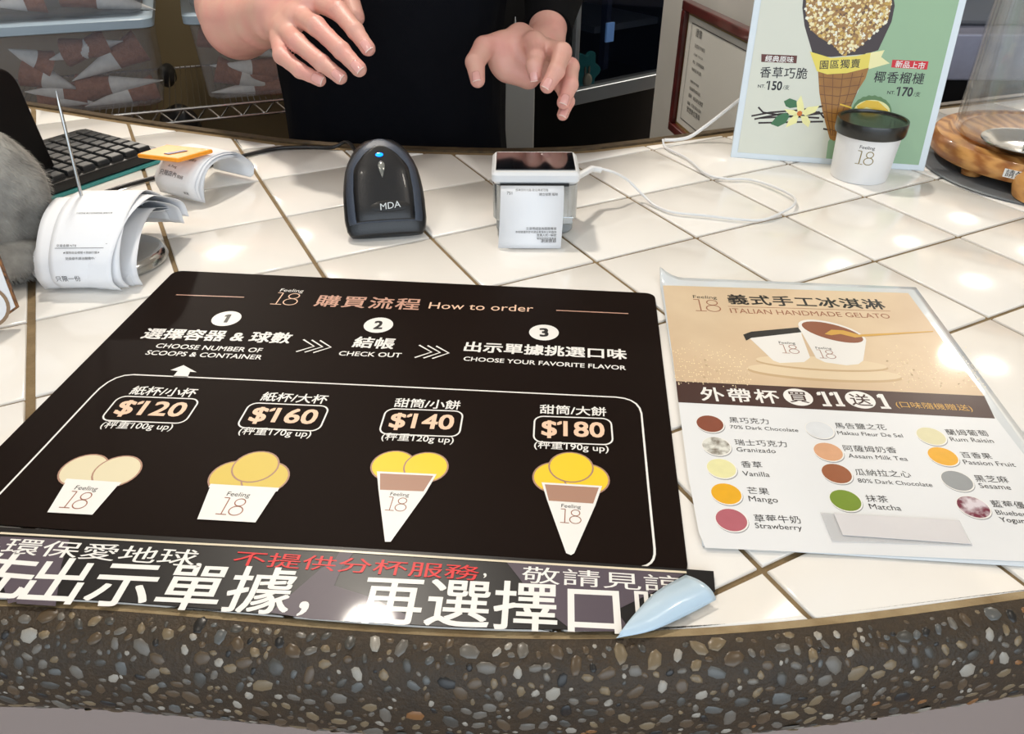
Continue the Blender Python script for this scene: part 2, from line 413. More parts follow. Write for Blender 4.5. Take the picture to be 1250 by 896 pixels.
class Sheet:
    def __init__(s, o, ex, n, lift=0.0004):
        s.o = np.array(o, float); s.ex = unit(ex); s.n = unit(n); s.ey = np.cross(s.n, s.ex); s.lift = lift; s.parts = {}
    def L(s, u, v):
        p = onplane(u, v, s.o, s.n)-s.o; return np.array([np.dot(p, s.ex), np.dot(p, s.ey)])
    def W(s, q, h=0): return s.o+s.ex*q[0]+s.ey*q[1]+s.n*(s.lift+h)
    def layer(s, part, M):
        if part == 'print': part = 'print#%d' % len(s.parts)
        mb, ms = s.parts.setdefault(part, (MB(), []))
        if M not in ms: ms.append(M)
        return mb, ms.index(M)
    def poly(s, pts, M, lay=1, part='print', local=False):
        mb, i = s.layer(part, M); q = pts if local else [s.L(*p) for p in pts]
        ar = sum(q[k-1][0]*q[k][1]-q[k][0]*q[k-1][1] for k in range(len(q)))
        if ar < 0: q = q[::-1]
        mb.add([s.W(p, lay*0.00007) for p in q], [tuple(range(len(q)))], i)
    def text(s, st, a, b, h, M, lay=2, bold=0.0, part='lettering', space=1.0, shear=0.0):
        v, f = heavy(st, bold, space)
        if len(v) == 0: return
        mb, i = s.layer(part+'#%d' % len(s.parts), M); A = s.L(*a); B = s.L(*b); e = (B-A); Lw = np.linalg.norm(e); e = e/Lw; g = np.array([-e[1], e[0]])
        mn, mx = v.min(0), v.max(0); k = Lw/(mx[0]-mn[0]); hh = h if h else k*(mx[1]-mn[1])
        if h and h < 0: hh = -h*k*(mx[1]-mn[1])
        ky = hh/(mx[1]-mn[1]); cy = (mn[1]+mx[1])/2
        mb.add([s.W(A+e*((p[0]-mn[0])*k+shear*(p[1]-cy)*ky)+g*(p[1]-cy)*ky, lay*0.00007+p[2]) for p in v], f, i)
    def line(s, pts, wd, M, lay=1, part='print', local=False, closed=False):
        q = [np.array(p, float) for p in pts] if local else [s.L(*p) for p in pts]
        mb, i = s.layer(part, M); n = len(q); vs = []
        for k in range(n):
            a = q[k-1] if (k or closed) else q[k]; b = q[(k+1) % n] if (k < n-1 or closed) else q[k]
            if np.linalg.norm(b-a) < 1e-9: b = a+np.array([1e-5, 0])
            e = unit(b-a); g = np.array([-e[1], e[0]])*wd/2; vs += [q[k]+g, q[k]-g]
        mb.add([s.W(p, lay*0.00007) for p in vs], [(2*k, 2*k+1, (2*k+3) % (2*n), (2*k+2) % (2*n)) for k in range(n if closed else n-1)], i)
    def disc(s, c, r, M, lay=1, part='print', ry=None, n=28, rot=0, local=False):
        q = np.array(c, float) if local else s.L(*c); ry = ry or r
        pts = [q+np.array([math.cos(rot)*math.cos(t)*r-math.sin(rot)*math.sin(t)*ry, math.sin(rot)*math.cos(t)*r+math.cos(rot)*math.sin(t)*ry]) for t in [2*math.pi*k/n for k in range(n)]]
        s.poly(pts, M, lay, part, True)
    def rrect(s, a, b, h, r, wd, M, lay=1, part='print', fill=None):
        A, B = s.L(*a), s.L(*b); e = unit(B-A); g = np.array([-e[1], e[0]]); w_ = np.linalg.norm(B-A); q = []
        for cx, cy, t0 in ((w_-r, h/2-r, 0), (r, h/2-r, 90), (r, -h/2+r, 180), (w_-r, -h/2+r, 270)):
            for k in range(6):
                t = R(t0+18*k); q.append(A+e*(cx+r*math.cos(t))+g*(cy+r*math.sin(t)))
        if fill: s.poly(q, fill, lay, part, True)
        else: s.line(q, wd, M, lay, part, True, True)
    def logo(s, c, h, M, M2=None, lay=2, part='logo', feel=True):
        """thin numerals 18 with the word above; c = px centre of the numerals, h = their height in metres"""
        q = s.L(*c); w_ = h*0.05
        def ring(cx, cy, rx, ry):
            s.line([q+np.array([cx+rx*math.cos(2*math.pi*k/24), cy+ry*math.sin(2*math.pi*k/24)]) for k in range(24)], w_, M, lay, part, True, True)
        s.line([q+np.array([-0.28*h, -0.5*h]), q+np.array([-0.28*h, 0.5*h])], w_, M, lay, part, True)
        s.line([q+np.array([-0.52*h, -0.5*h]), q+np.array([-0.04*h, -0.5*h])], w_, M, lay, part, True)
        s.line([q+np.array([-0.52*h, 0.5*h]), q+np.array([-0.28*h, 0.5*h])], w_, M, lay, part, True)
        ring(0.28*h, 0.27*h, 0.23*h, 0.22*h); ring(0.28*h, -0.24*h, 0.30*h, 0.27*h)
        if feel:
            v, f = glyphs('Feeling', 0.0); mb, i = s.layer(part, M2 or M); mn, mx = v.min(0), v.max(0); k = h*1.05/(mx[0]-mn[0])
            mb.add([s.W(q+np.array([-0.5*h+(p[0]-mn[0])*k, 0.62*h+(p[1])*k]), lay*0.00007) for p in v], f, i)
    def finish(s, parent):
        for nm, (mb, ms) in s.parts.items(): mb.build(nm.split('#')[0], ms, parent)
PR = lambda n, c, **k: mat('print_'+n, c, k.pop('rough', 0.4), coat=0.1, spec=0.3, **k)
WHT = PR('white', (236, 234, 230)); ROSE = PR('rose', (206, 160, 140)); CREAM = PR('cream', (240, 200, 172)); BRN = PR('brown', (150, 92, 66))
BLK = PR('black', (22, 18, 18)); MOCHA = PR('mocha', (172, 132, 112)); YEL = PR('yellow', (240, 204, 44)); OLIVEY = PR('olive_yellow', (216, 190, 88)); PALEY = PR('pale_cream', (222, 212, 180)); RED = PR('red', (214, 32, 38))
SHEETB = mat('poster_brown', (24, 16, 13), 0.5, coat=0.0, spec=0.03, noise=(5, (28, 19, 15), 0.3), bump=(5, 0.1))

# --- black order poster (A3)
TL = bz(214, 332); TR = bz(800, 360)
po = thing('order_poster', 'dark brown order poster with four prices lying on the white tiles', 'poster', (TL[0], TL[1], 0.0005))
sh = Sheet((TL[0], TL[1], 0.0015), TR-TL, (0, 0, 1), 0.0001)
Wp, Hp, rc = 0.42, 0.302, 0.008
def rc_outline(W_, H_, r, sh_, h):
    q = []
    for cx, cy, t0 in ((W_-r, -r, 0), (r, -r, 90), (r, -H_+r, 180), (W_-r, -H_+r, 270)):
        for k in range(6): q.append((cx+r*math.cos(R(t0+18*k)), cy+r*math.sin(R(t0+18*k))))
    return [sh_.W(p, h) for p in q]
MB().prism(rc_outline(Wp, Hp, rc, sh, -0.0011), (0, 0, 0.001)).build('sheet', SHEETB, po)
sh.logo((349, 365), 0.019, CREAM, WHT)
sh.text('購買流程', (386, 367), (513, 372), -0.95, ROSE, bold=0.012, space=1.12)
sh.text('How to order', (524, 373), (651, 377), -1.0, CREAM)
sh.line([(215, 360), (298, 363)], 0.0012, ROSE); sh.line([(679, 379), (767, 383)], 0.0012, ROSE)
for i, (u, v) in enumerate([(276.5, 389), (462, 397), (664, 406)]):
    sh.disc((u, v), 0.0115, WHT, 1); q = 3.6 if i == 0 else 5.5
    sh.text(str(i+1), (u-q, v), (u+q, v), 0.0125, BLK, 2, 0.03)
sh.text('選擇容器 & 球數', (176, 407), (356, 413), -1.0, WHT, bold=0.022)
sh.text('CHOOSE NUMBER OF', (191, 422), (320, 428), -1.0, WHT, bold=0.014)
sh.text('SCOOPS & CONTAINER', (179, 430.5), (320, 436.5), -1.0, WHT, bold=0.014)
sh.text('結帳', (432, 417.5), (482, 420), -1.0, WHT, bold=0.022)
sh.text('CHECK OUT', (414, 431.5), (490, 434), -1.0, WHT, bold=0.014)
sh.text('出示單據挑選口味', (567, 423), (765, 433), -0.95, WHT, bold=0.022)
sh.text('CHOOSE YOUR FAVORITE FLAVOR', (566, 438), (764, 449.5), -1.0, WHT, bold=0.014)
for u, v in ((366, 422), (509, 429)):
    a = sh.L(u, v)
    for k in range(3):
        x0 = a[0]+0.0065*k
        sh.line([(x0, a[1]+0.0085), (x0+0.011, a[1]), (x0, a[1]-0.0085)], 0.0014, WHT, 1, local=True)
sh.poly([(224, 446), (240, 454.5), (232, 454), (229, 461), (211, 460), (217, 453), (208, 452)], WHT)
def arcpts(a, c, b, n=6):   # quadratic corner
    return [tuple((1-t)**2*np.array(a)+2*t*(1-t)*np.array(c)+t*t*np.array(b)) for t in np.linspace(0, 1, n)]
sh.line([(-60, 660), (0, 603), (55, 545)]+arcpts((112, 484), (136, 457), (163, 457.5))+[(450, 470.5)]+arcpts((752, 485), (780, 487), (783, 505))+[(791, 590)]+arcpts((799, 670), (801, 689), (784, 692)), 0.0013, WHT, 1, 'border_line')
for s1, a, b, pr, fa, fb, s2, c, d in [
    ('紙杯/小杯', (161, 476.5), (240, 480), '$120', (134, 498), (235, 502), '(秤重100g up)', (124, 519), (211, 522)),
    ('紙杯/大杯', (320, 484), (400, 488), '$160', (297, 506.5), (396, 511), '(秤重170g up)', (292, 526.5), (380, 530.5)),
    ('甜筒/小餅', (482, 491.5), (562, 495), '$140', (467, 514), (563, 517.5), '(秤重120g up)', (466, 533.5), (554, 538)),
    ('甜筒/大餅', (659, 499.5), (740, 503), '$180', (652, 523.5), (747, 527), '(秤重190g up)', (652, 543.5), (743, 548.5))]:
    sh.text(s1, a, b, -1.0, WHT, bold=0.014)
    sh.rrect(fa, fb, 0.0265, 0.006, 0.0011, WHT, 1, 'price_frame#'+pr)
    sh.text(pr, (fa[0]+9, fa[1]+.3), (fb[0]-9, fb[1]-.3), 0.018, CREAM, bold=0.02)
    sh.text(s2, c, d, -1.0, WHT, bold=0.008)
PN = ['#a']
def scoop(c, r, M): sh.disc(c, r*1.09, MOCHA, 1, 'ice_cream_picture'+PN[0]); sh.disc(c, r, M, 1.6, 'ice_cream_picture'+PN[0])
def scoops(cs, r, M):
    PN[0] += 'a'
    for k, c in enumerate(cs):
        sh.disc(c, r*1.08, MOCHA, 1+k*1.2, 'ice_cream_picture'+PN[0]); sh.disc(c, r, M, 1.6+k*1.2, 'ice_cream_picture'+PN[0])
scoops([(102, 573.5), (143, 575.5)], 0.0132, PALEY)
sh.poly([(81, 588), (145, 592), (113, 629), (58, 626)], WHT, 5, 'ice_cream_picture'+PN[0]); sh.line([(80, 587), (147, 591.5)], 0.003, WHT, 5.2, 'ice_cream_picture'+PN[0]); sh.logo((94, 611), 0.013, BRN, BLK, 6, 'ice_cream_picture'+PN[0])
scoops([(284, 582), (324, 583.5), (312, 570)], 0.0132, OLIVEY)
sh.poly([(257, 594), (338, 599), (312, 638.5), (241, 634.5)], WHT, 6, 'ice_cream_picture'+PN[0]); sh.line([(256, 593.5), (340, 598.5)], 0.003, WHT, 6.2, 'ice_cream_picture'+PN[0]); sh.logo((283, 619), 0.013, BRN, BLK, 7, 'ice_cream_picture'+PN[0])
scoops([(480, 568.5), (520, 570.5)], 0.0128, YEL)
sh.poly([(460, 576), (533, 579.5), (520, 602), (477, 662), (470, 662), (462, 598)], WHT, 5, 'ice_cream_picture'+PN[0]); sh.poly([(464, 578.5), (529, 581.5), (517, 600.5), (464, 598.5)], MOCHA, 5.4, 'ice_cream_picture'+PN[0]); sh.logo((484, 616), 0.0105, BRN, BLK, 6, 'ice_cream_picture'+PN[0])
scoops([(678, 583), (716, 585), (697, 570.5)], 0.0128, YEL)
sh.poly([(661, 589.5), (735, 594), (727, 617), (701, 676), (697, 678.5), (691, 676), (668, 612)], WHT, 6, 'ice_cream_picture'+PN[0]); sh.poly([(665, 592), (731, 596), (724, 615.5), (670, 612)], MOCHA, 6.4, 'ice_cream_picture'+PN[0]); sh.logo((696, 631), 0.0105, BRN, BLK, 7, 'ice_cream_picture'+PN[0])
sh.finish(po)

# --- banner strip below it
s2 = Sheet((TL[0], TL[1], 0.0031), TR-TL, (0, 0, 1), 0.0001)
st = thing('banner_strip', 'black and grey taped strip with big white characters along the counter edge', 'sticker', (-0.05, 0.25, 0.0024))
toppx = [(-90, 642), (0, 648.5), (200, 660), (400, 671), (600, 683.5), (838, 698), (870, 702)]
tp = np.array([bz(*q)[:2] for q in toppx]); Tf = np.polyfit(tp[:, 0], tp[:, 1], 2)
STRX = np.array([np.interp(k, [0, 1], [tp[0, 0], bz(800, 740)[0]]) for k in np.linspace(0, 1, 25)])
low = [(x, ynear(x)+0.0040, 0.0028) for x in STRX if x < 0.066]
xr = [q[0] for q in low]
mb = MB()
up = [(x, float(np.polyval(Tf, x)), 0.0028) for x in xr]
n = len(low)
rt = [tuple(bz(870, 702)+[0, 0, 0.0028]), tuple(bz(872, 727)+[0, 0, 0.0028]), tuple(bz(790, 738)+[0, 0, 0.0028])]
mb.add(low+up, [(i, i+1, n+i+1, n+i) for i in range(n-1)])
mb.add([low[-1], rt[2], rt[1], rt[0], up[-1]], [(0, 1, 2, 3, 4)])
PLUM = PR('plum_grey', (84, 74, 84)); BLK2 = PR('jet', (14, 12, 14), rough=0.35)
mb.build('sheet', BLK2, st, thick=0.0006)
for pi_, pts in enumerate(([(0, 655), (52, 657), (45, 690), (30, 733), (10, 737), (0, 700)], [(52, 657), (85, 659), (75, 690), (68, 740), (20, 737), (33, 700)],
            [(392, 694), (425, 676), (408, 715), (455, 730), (498, 752), (500, 763), (380, 756), (330, 748)], [(415, 673), (432, 674), (420, 692), (405, 690)],
            [(618, 686), (700, 690), (835, 701), (800, 722), (752, 745), (770, 771), (700, 771), (660, 740)])):
    s2.poly(pts, PLUM, 0.8+0.2*pi_, 'camouflage_patch#%d' % len(s2.parts))
s2.text('為', (-42, 663), (2, 666), -0.56, WHT, 2, 0.0)
s2.text('環保愛地球,', (6, 666.5), (250, 683), -0.56, WHT, 2, 0.004)
s2.text('不提供分杯服務', (286, 681), (585, 700), -0.56, RED, 2, 0.004)
s2.text(',', (590, 703), (594, 703), -1, WHT, 2, 0.004)
s2.text('敬請見諒', (637, 701), (832, 714), -0.56, WHT, 2, 0.0)
s2.text('先', (-42, 698), (42, 705), 0.0290, WHT, 2, 0.011)
s2.text('出示單據', (38, 707), (360, 722), 0.0290, WHT, 2, 0.011)
s2.text(',', (364, 743), (376, 744), -1.0, WHT, 2, 0.006)
s2.text('再選擇口', (440, 730), (757, 745), 0.0295, WHT, 2, 0.011)
s2.text('味', (775, 737), (830, 740), 0.0190, WHT, 1.5, 0.011)
s2.line([(0, 651), (200, 662), (400, 672), (600, 684.5), (838, 699)], 0.0014, mat('tape_edge', (226, 214, 190), 0.15), 2.5, 'tape_edge')
s2.finish(st)
BACKING = mat('backing_blue', (186, 208, 224), 0.25, coat=0.5, bump=(60, 0.3))
Ld = [bz(752, 779, 0.004), bz(795, 770, 0.0035), bz(838, 751, 0.0035), bz(874, 732, 0.0035)]
Lm = [bz(756, 775, 0.005), bz(791, 755, 0.0065), bz(826, 731, 0.0085), bz(862, 714, 0.0085)]
Lu = [bz(756, 773, 0.006), bz(776, 748, 0.006), bz(802, 722, 0.006), bz(837, 702, 0.005)]
cur = [spline(q, 6) for q in (Ld, Lm, Lu)]
def flap(u, v):
    k = min(int(round(u*18)), 18); a, b, c = cur[0][k], cur[1][k], cur[2][k]
    return (1-v)**2*a+2*v*(1-v)*(2*b-0.5*(a+c))+v*v*c
MB().grid(flap, 18, 10).build('curled_corner', BACKING, st, True, thick=0.0004)

# --- laminated gelato menu (A4)
def Mx(x, y): return (790+x/2.7156, 330+y/2.7156)
mTL = bz(804, 340); mTR = bz(1114, 352.5); mBL = bz(856, 676)
gm = thing('gelato_menu', 'laminated beige and white flavour menu lying right of the dark poster', 'menu', (mTL[0], mTL[1], 0.0005))
g = Sheet((mTL[0], mTL[1], 0.002), mTR-mTL, (0, 0, 1), 0.0001)
def menu_z(p):   # the corner nearest the poster's top curls up
    d = math.hypot(p[0], p[1]); return 0.010*max(0, 1-d/0.022)**2
mb = MB(); Wm, Hm = 0.2175, 0.310
def lam(u, v):
    p = (Wm*u**1.0, -Hm*v); return g.W(p, menu_z(p)-0.0008)
lamM = mat('laminate', (216, 222, 226), 0.12, coat=0.8, bump=(25, 0.25))
MB().grid(lam, 40, 56).build('laminate_pouch', lamM, gm, True, thick=0.0007)
BEI = PR('beige', (198, 170, 138), noise=(9, (222, 200, 168), 0.22)); GRY = PR('paper_grey', (226, 228, 230)); DBR = PR('dark_brown', (62, 34, 28))
g.poly([Mx(52, 50), Mx(865, 76), (1216, 511), (1300, 620), (1352, 690), (861, 669), (853, 650), (840, 580)], GRY, 0.5, 'paper')
g.poly([Mx(52, 50), Mx(865, 76), Mx(1117, 417), Mx(95, 368)], BEI, 1.0, 'picture')
g.poly([Mx(95, 368), Mx(1117, 417), Mx(1153, 492), Mx(103, 438)], DBR, 1.2, 'picture')
# glitter dots
GL = PR('glitter', (244, 226, 186))
rg = random.Random(5)
for (x0, x1, y0, y1, ntot) in ((75, 330, 230, 385, 230), (790, 1110, 240, 395, 230)):
    for k in range(ntot):
        x = rg.uniform(x0, x1); y = y0+(y1-y0)*rg.betavariate(2, 1.6)
        xx = x+ (y-230)*0.1; p = g.L(*Mx(xx, y+ (x-x0)*0.03)); p = np.round(p/0.0017)*0.0017
        g.disc(p, rg.uniform(0.00035, 0.00065), GL, 1.5, 'glitter', n=5, local=True)
g.logo(Mx(196, 117), 0.0185, BRN, BLK)
g.text('義式手工冰淇淋', Mx(266, 96), Mx(784, 114), -1.0, BLK, 2, 0.018, space=1.08)
g.line([Mx(268, 120), Mx(806, 136)], 0.0006, BRN, 2)
g.text('ITALIAN HANDMADE GELATO', Mx(275, 134), Mx(803, 153), -1.15, BRN, 2, 0.0)
PL1 = PR('plate', (222, 202, 170)); PL2 = PR('plate_edge', (196, 168, 130)); CHO = PR('chocolate', (140, 82, 54)); GOLD = PR('gold', (206, 160, 70)); CUPW = PR('cup_white', (230, 228, 224)); CUPS = PR('cup_shade', (206, 204, 202)); 
def ell(c, w_, h_, M, lay, tilt=2.0):   # ellipse traced in the picture
    pts = [(c[0]+w_/2*math.cos(t), c[1]+h_/2*math.sin(t)+tilt*w_/100*math.cos(t)) for t in [2*math.pi*k/32 for k in range(32)]]
    g.poly([Mx(*p) for p in pts], M, lay, 'picture')
ell((590, 345), 515, 48, PL2, 1.4, 3); ell((588, 338), 510, 46, PL1, 1.6, 3); ell((580, 313), 440, 42, PL2, 1.8, 3); ell((578, 308), 436, 40, PL1, 2.0, 3)
g.poly([Mx(*p) for p in [(318, 215), (340, 206), (510, 190), (512, 215), (540, 290), (520, 305), (440, 308), (418, 300), (335, 222)]], CUPW, 2.2, 'picture')
g.poly([Mx(*p) for p in [(318, 214), (345, 204), (500, 190), (512, 206), (345, 225), (328, 234)]], BLK, 2.4, 'picture')
g.poly([Mx(*p) for p in [(502, 190), (726, 232), (716, 300), (700, 312), (660, 316), (590, 306), (560, 292), (548, 270)]], CUPW, 2.6, 'picture')
ell((613, 207), 226, 66, CUPW, 2.8, 12); ell((614, 206), 204, 52, CHO, 3.0, 12)
g.poly([Mx(*p) for p in [(588, 212), (610, 198), (650, 200), (700, 214), (948, 202), (948, 205), (715, 221), (690, 224), (640, 212), (610, 216)]], GOLD, 3.2, 'picture')
g.logo(Mx(470, 262), 0.0115, BRN, BLK, 3.4); g.logo(Mx(592, 279), 0.011, BRN, BLK, 3.4)
g.text('外帶杯', Mx(176, 410), Mx(436, 420), -1.0, WHT, 2, 0.016, space=1.2)
g.disc(Mx(500, 421), 0.0098, WHT, 2); g.text('買', Mx(468, 420), Mx(532, 423), -1.0, DBR, 3, 0.006)
g.text('11', Mx(568, 424), Mx(640, 426), 0.0150, WHT, 2, 0.03)
for x_ in (592, 636): g.line([Mx(x_-10, 446+x_*0.003), Mx(x_+20, 447+x_*0.003)], 0.0022, WHT, 2)
g.disc(Mx(706, 430), 0.0098, WHT, 2); g.text('送', Mx(672, 429), Mx(740, 432), -1.0, DBR, 3, 0.006)
g.text('1', Mx(768, 432), Mx(792, 433), 0.0150, WHT, 2, 0.03)
g.line([Mx(775, 456), Mx(808, 457)], 0.0022, WHT, 2)
g.text('(口味隨機贈送)', Mx(824, 446), Mx(1076, 459), -1.0, GOLD, 2, 0.0)
g.rrect((0, 0), (1, 0), .001, .0002, .0001, GRY) if False else None
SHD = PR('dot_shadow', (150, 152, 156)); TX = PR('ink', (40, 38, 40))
def flav(x, y, colr, zh, a, b, en, c, d, extra=None):
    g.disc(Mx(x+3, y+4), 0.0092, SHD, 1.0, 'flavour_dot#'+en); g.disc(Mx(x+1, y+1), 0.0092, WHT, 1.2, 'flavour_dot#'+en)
    g.disc(Mx(x, y), 0.0086, PR('flavour_'+en.split(' ')[0].lower().replace('%', ''), colr, noise=(160, extra or tuple(int(q*0.96) for q in colr), 0.12 if extra else 0.3)), 1.5, 'flavour_dot#'+en)
    g.text(zh, Mx(*a), Mx(*b), -1.0, TX, 2, 0.0, space=1.05); g.text(en, Mx(*c), Mx(*d), -1.0, TX, 2, 0.0)
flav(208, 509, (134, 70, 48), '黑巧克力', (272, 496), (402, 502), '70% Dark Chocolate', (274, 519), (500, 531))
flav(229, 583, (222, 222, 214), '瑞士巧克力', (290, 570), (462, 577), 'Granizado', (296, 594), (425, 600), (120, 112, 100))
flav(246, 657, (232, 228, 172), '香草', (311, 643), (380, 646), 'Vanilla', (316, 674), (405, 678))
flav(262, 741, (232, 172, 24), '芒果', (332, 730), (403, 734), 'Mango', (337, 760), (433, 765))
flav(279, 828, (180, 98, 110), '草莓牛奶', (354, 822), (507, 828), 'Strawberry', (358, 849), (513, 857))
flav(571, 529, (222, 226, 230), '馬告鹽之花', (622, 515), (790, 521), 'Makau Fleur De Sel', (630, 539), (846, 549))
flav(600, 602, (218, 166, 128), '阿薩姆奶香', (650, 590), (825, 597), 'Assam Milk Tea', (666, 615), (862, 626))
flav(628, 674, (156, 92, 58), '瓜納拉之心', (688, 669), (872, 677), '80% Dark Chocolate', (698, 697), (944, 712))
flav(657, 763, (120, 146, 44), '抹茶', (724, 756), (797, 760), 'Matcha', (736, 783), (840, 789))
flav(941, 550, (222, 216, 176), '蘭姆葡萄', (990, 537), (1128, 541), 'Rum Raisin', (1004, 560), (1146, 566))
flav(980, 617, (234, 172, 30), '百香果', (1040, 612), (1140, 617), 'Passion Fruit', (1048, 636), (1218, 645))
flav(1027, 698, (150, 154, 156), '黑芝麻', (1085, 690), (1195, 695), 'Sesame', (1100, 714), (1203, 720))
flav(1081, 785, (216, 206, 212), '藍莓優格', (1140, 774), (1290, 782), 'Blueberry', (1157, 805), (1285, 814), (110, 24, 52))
g.text('Yogurt', Mx(1170, 829), Mx(1262, 835), -1.0, TX, 2, 0.004)
g.finish(gm)
# clear adhesive label covering one flavour
lb = Sheet((mTL[0], mTL[1], 0.0025), mTR-mTL, (0, 0, 1), 0)
def N6(x, y): return (790+x/2.7156, 480+y/2.7156)
TAPE = sheer('clear_tape', (226, 228, 232), 0.25, 0.12); LABP = mat('label_paper', (214, 212, 214), 0.35, coat=0.4, bump=(40, 0.2))
q = [lb.W(lb.L(*N6(*p))) for p in [(574, 396), (1034, 422), (1078, 506), (612, 492)]]
o = MB().prism(q, (0, 0, 0.0002)).build('clear_tape', TAPE); tag(o, 'clear tape patch stuck near the bottom of the flavour menu', 'tape')
q = [lb.W(lb.L(*N6(*p)), 0.0003) for p in [(618, 400), (1032, 423), (1072, 502), (648, 472)]]
o = MB().prism(q, (0, 0, 0.0002)).build('blank_label', LABP); tag(o, 'blank pale rectangular label lying on the clear tape of the menu', 'label')

# ------------------------------------------------------------------ standing cone advert
Bl = bz(891.5, 192); Br = bz(1128, 209); e = unit(Br-Bl); nb = np.array([-e[1], e[0], 0])      # nb points away from the viewer
th = R(12); upv = np.array([0, 0, math.cos(th)])+nb*math.sin(th); nf = np.cross(e, upv)         # front normal
if nf[1] > 0: nf = -nf
sd = thing('cone_advert_stand', 'upright acrylic advert with a nutty cone on cream and green', 'sign', tuple((Bl+Br)/2))
a = Sheet(Bl+upv*0.0, e, nf, 0.0001)
ACR = sheer('acrylic', (222, 232, 238), 0.35, 0.05)
WID = np.linalg.norm(Br-Bl); HH = 0.305
MB().box(Bl-nf*0.003, e*WID, upv*HH, nf*0.0028).build('panel', mat('stand_white', (206, 216, 222), 0.2, coat=0.6), sd, bevel=0.0008)
MB().box(Bl-nf*0.003+nb*0.07+e*0.004, e*(WID-0.008), -nb*0.068, np.array([0, 0, 0.003])).build('foot', ACR, sd)
MB().box(Bl+nb*0.07+e*0.004, e*(WID-0.008), upv*0.0+nb*0.003, np.array([0, 0, 0.05])).build('prop', ACR, sd)
def Ax(x, y): return (880+x/4.1667, y/4.1667)
CRM = PR('advert_cream', (212, 214, 200), rough=0.15, bump=(14, 0.35)); GRN = PR('advert_green', (146, 178, 142), rough=0.15, bump=(14, 0.35))
def rectl(x0, y0, x1, y1): return [np.array(q) for q in ((x0, y0), (x1, y0), (x1, y1), (x0, y1))]
a.poly(rectl(0.0075, 0.0065, WID-0.0075, HH-0.0065), CRM, 1, 'print', True)
gx = a.L(*Ax(538, 800))[0]
q = [a.L(*Ax(534, 806))*[1, 0]+[0, 0.0065], np.array([WID-0.0075, 0.0065]), np.array([WID-0.0075, HH-0.0065]), a.L(*Ax(900, -60)), a.L(*Ax(745, 350)), a.L(*Ax(695, 470)), a.L(*Ax(600, 640)), a.L(*Ax(545, 720))]
a.poly(q, GRN, 1.3, 'print', True)
WAF = PR('waffle', (172, 122, 56), noise=(40, (146, 98, 42), 0.2)); WAFL = PR('waffle_line', (120, 78, 34)); CHOC = PR('cone_chocolate', (62, 50, 52)); 
cone = [(493, 350), (752, 345), (735, 400), (690, 470), (655, 560), (615, 660), (600, 700), (575, 718), (553, 705), (535, 640), (515, 560), (500, 470)]
a.poly([Ax(*p) for p in cone], WAF, 2, 'cone_picture')
for k in range(7):
    y = 392+44*k; xl = 497+(k*k)*1.6; xr_ = 728-(k*21)
    a.line([Ax(xl, y), Ax((xl+xr_)/2, y+10), Ax(xr_, y-4)], 0.0010, WAFL, 2.2, 'cone_picture')
for k in range(5):
    t = (k+0.5)/5; a.line([Ax(495+250*t, 370), Ax(506+205*t, 470), Ax(528+120*t, 590), Ax(556+45*t, 690)], 0.0009, WAFL, 2.3, 'cone_picture')
a.poly([Ax(*p) for p in [(414, 40), (430, -140), (860, -140), (884, 30), (868, 110), (800, 255), (740, 275), (560, 290), (470, 285), (445, 200), (425, 130)]], CHOC, 2.4, 'cone_picture')
NUT = [PR('nut%s' % n, c, rough=0.4) for n, c in (('_cream', (238, 226, 180)), ('_tan', (216, 186, 116)), ('_gold', (196, 158, 76)), ('_brown', (112, 84, 62)), ('_white', (240, 238, 220)), ('_caramel', (160, 120, 70)))]
def inside(p, poly):
    r = False; j = len(poly)-1
    for i in range(len(poly)):
        if (poly[i][1] > p[1]) != (poly[j][1] > p[1]) and p[0] < (poly[j][0]-poly[i][0])*(p[1]-poly[i][1])/(poly[j][1]-poly[i][1])+poly[i][0]: r = not r
        j = i
    return r
nutp = [(430, 60), (440, -150), (860, -150), (868, 20), (850, 100), (760, 190), (690, 250), (620, 285), (570, 230), (500, 190), (455, 150)]
a.poly([Ax(*p) for p in nutp], NUT[5], 2.6, 'cone_picture')
rn = random.Random(11); kk = 0
for _ in range(1500):
    x, y = rn.uniform(425, 870), rn.uniform(-150, 280)
    if not inside((x, y), nutp): continue
    p = a.L(*Ax(x, y)); r = rn.uniform(0.0010, 0.0025); kk += 1
    pts = [p+np.array([math.cos(t)*r*rn.uniform(.6, 1.1), math.sin(t)*r*rn.uniform(.6, 1.1)]) for t in [2*math.pi*k/5 for k in range(5)]]
    a.poly(pts, rn.choices(NUT, [30, 26, 14, 9, 16, 10])[0], 2.8+(kk % 40)*0.05, 'nut_topping', True)
RIB = PR('ribbon', (232, 214, 96)); RIB2 = PR('ribbon_light', (240, 234, 176))
a.poly([Ax(*p) for p in [(452, 262), (560, 295), (690, 285), (720, 278), (762, 268), (750, 345), (640, 372), (540, 378), (488, 362)]], RIB, 5.2, 'cone_picture')
a.poly([Ax(*p) for p in [(735, 272), (832, 255), (815, 290), (858, 322), (752, 352)]], RIB2, 5.0, 'cone_picture')
a.text('園區獨賣', Ax(503, 330), Ax(708, 322), -0.95, TX, 5.6, 0.008, space=1.1)
a.poly([Ax(*p) for p in [(206, 275), (388, 283), (384, 322), (205, 315)]], PR('tag_brown', (96, 48, 40)), 2)
a.text('經典原味', Ax(226, 297), Ax(370, 304), -0.9, WHT, 3, 0.012)
a.text('香草巧脆', Ax(200, 366), Ax(440, 374), -1.0, TX, 3, 0.008, space=1.1)
a.text('NT.', Ax(188, 438), Ax(225, 439), -0.9, TX, 3, 0.012); a.text('150', Ax(230, 434), Ax(311, 437), -1.15, TX, 3, 0.022); a.text('/支', Ax(316, 443), Ax(348, 445), -1.0, TX, 3, 0.004)
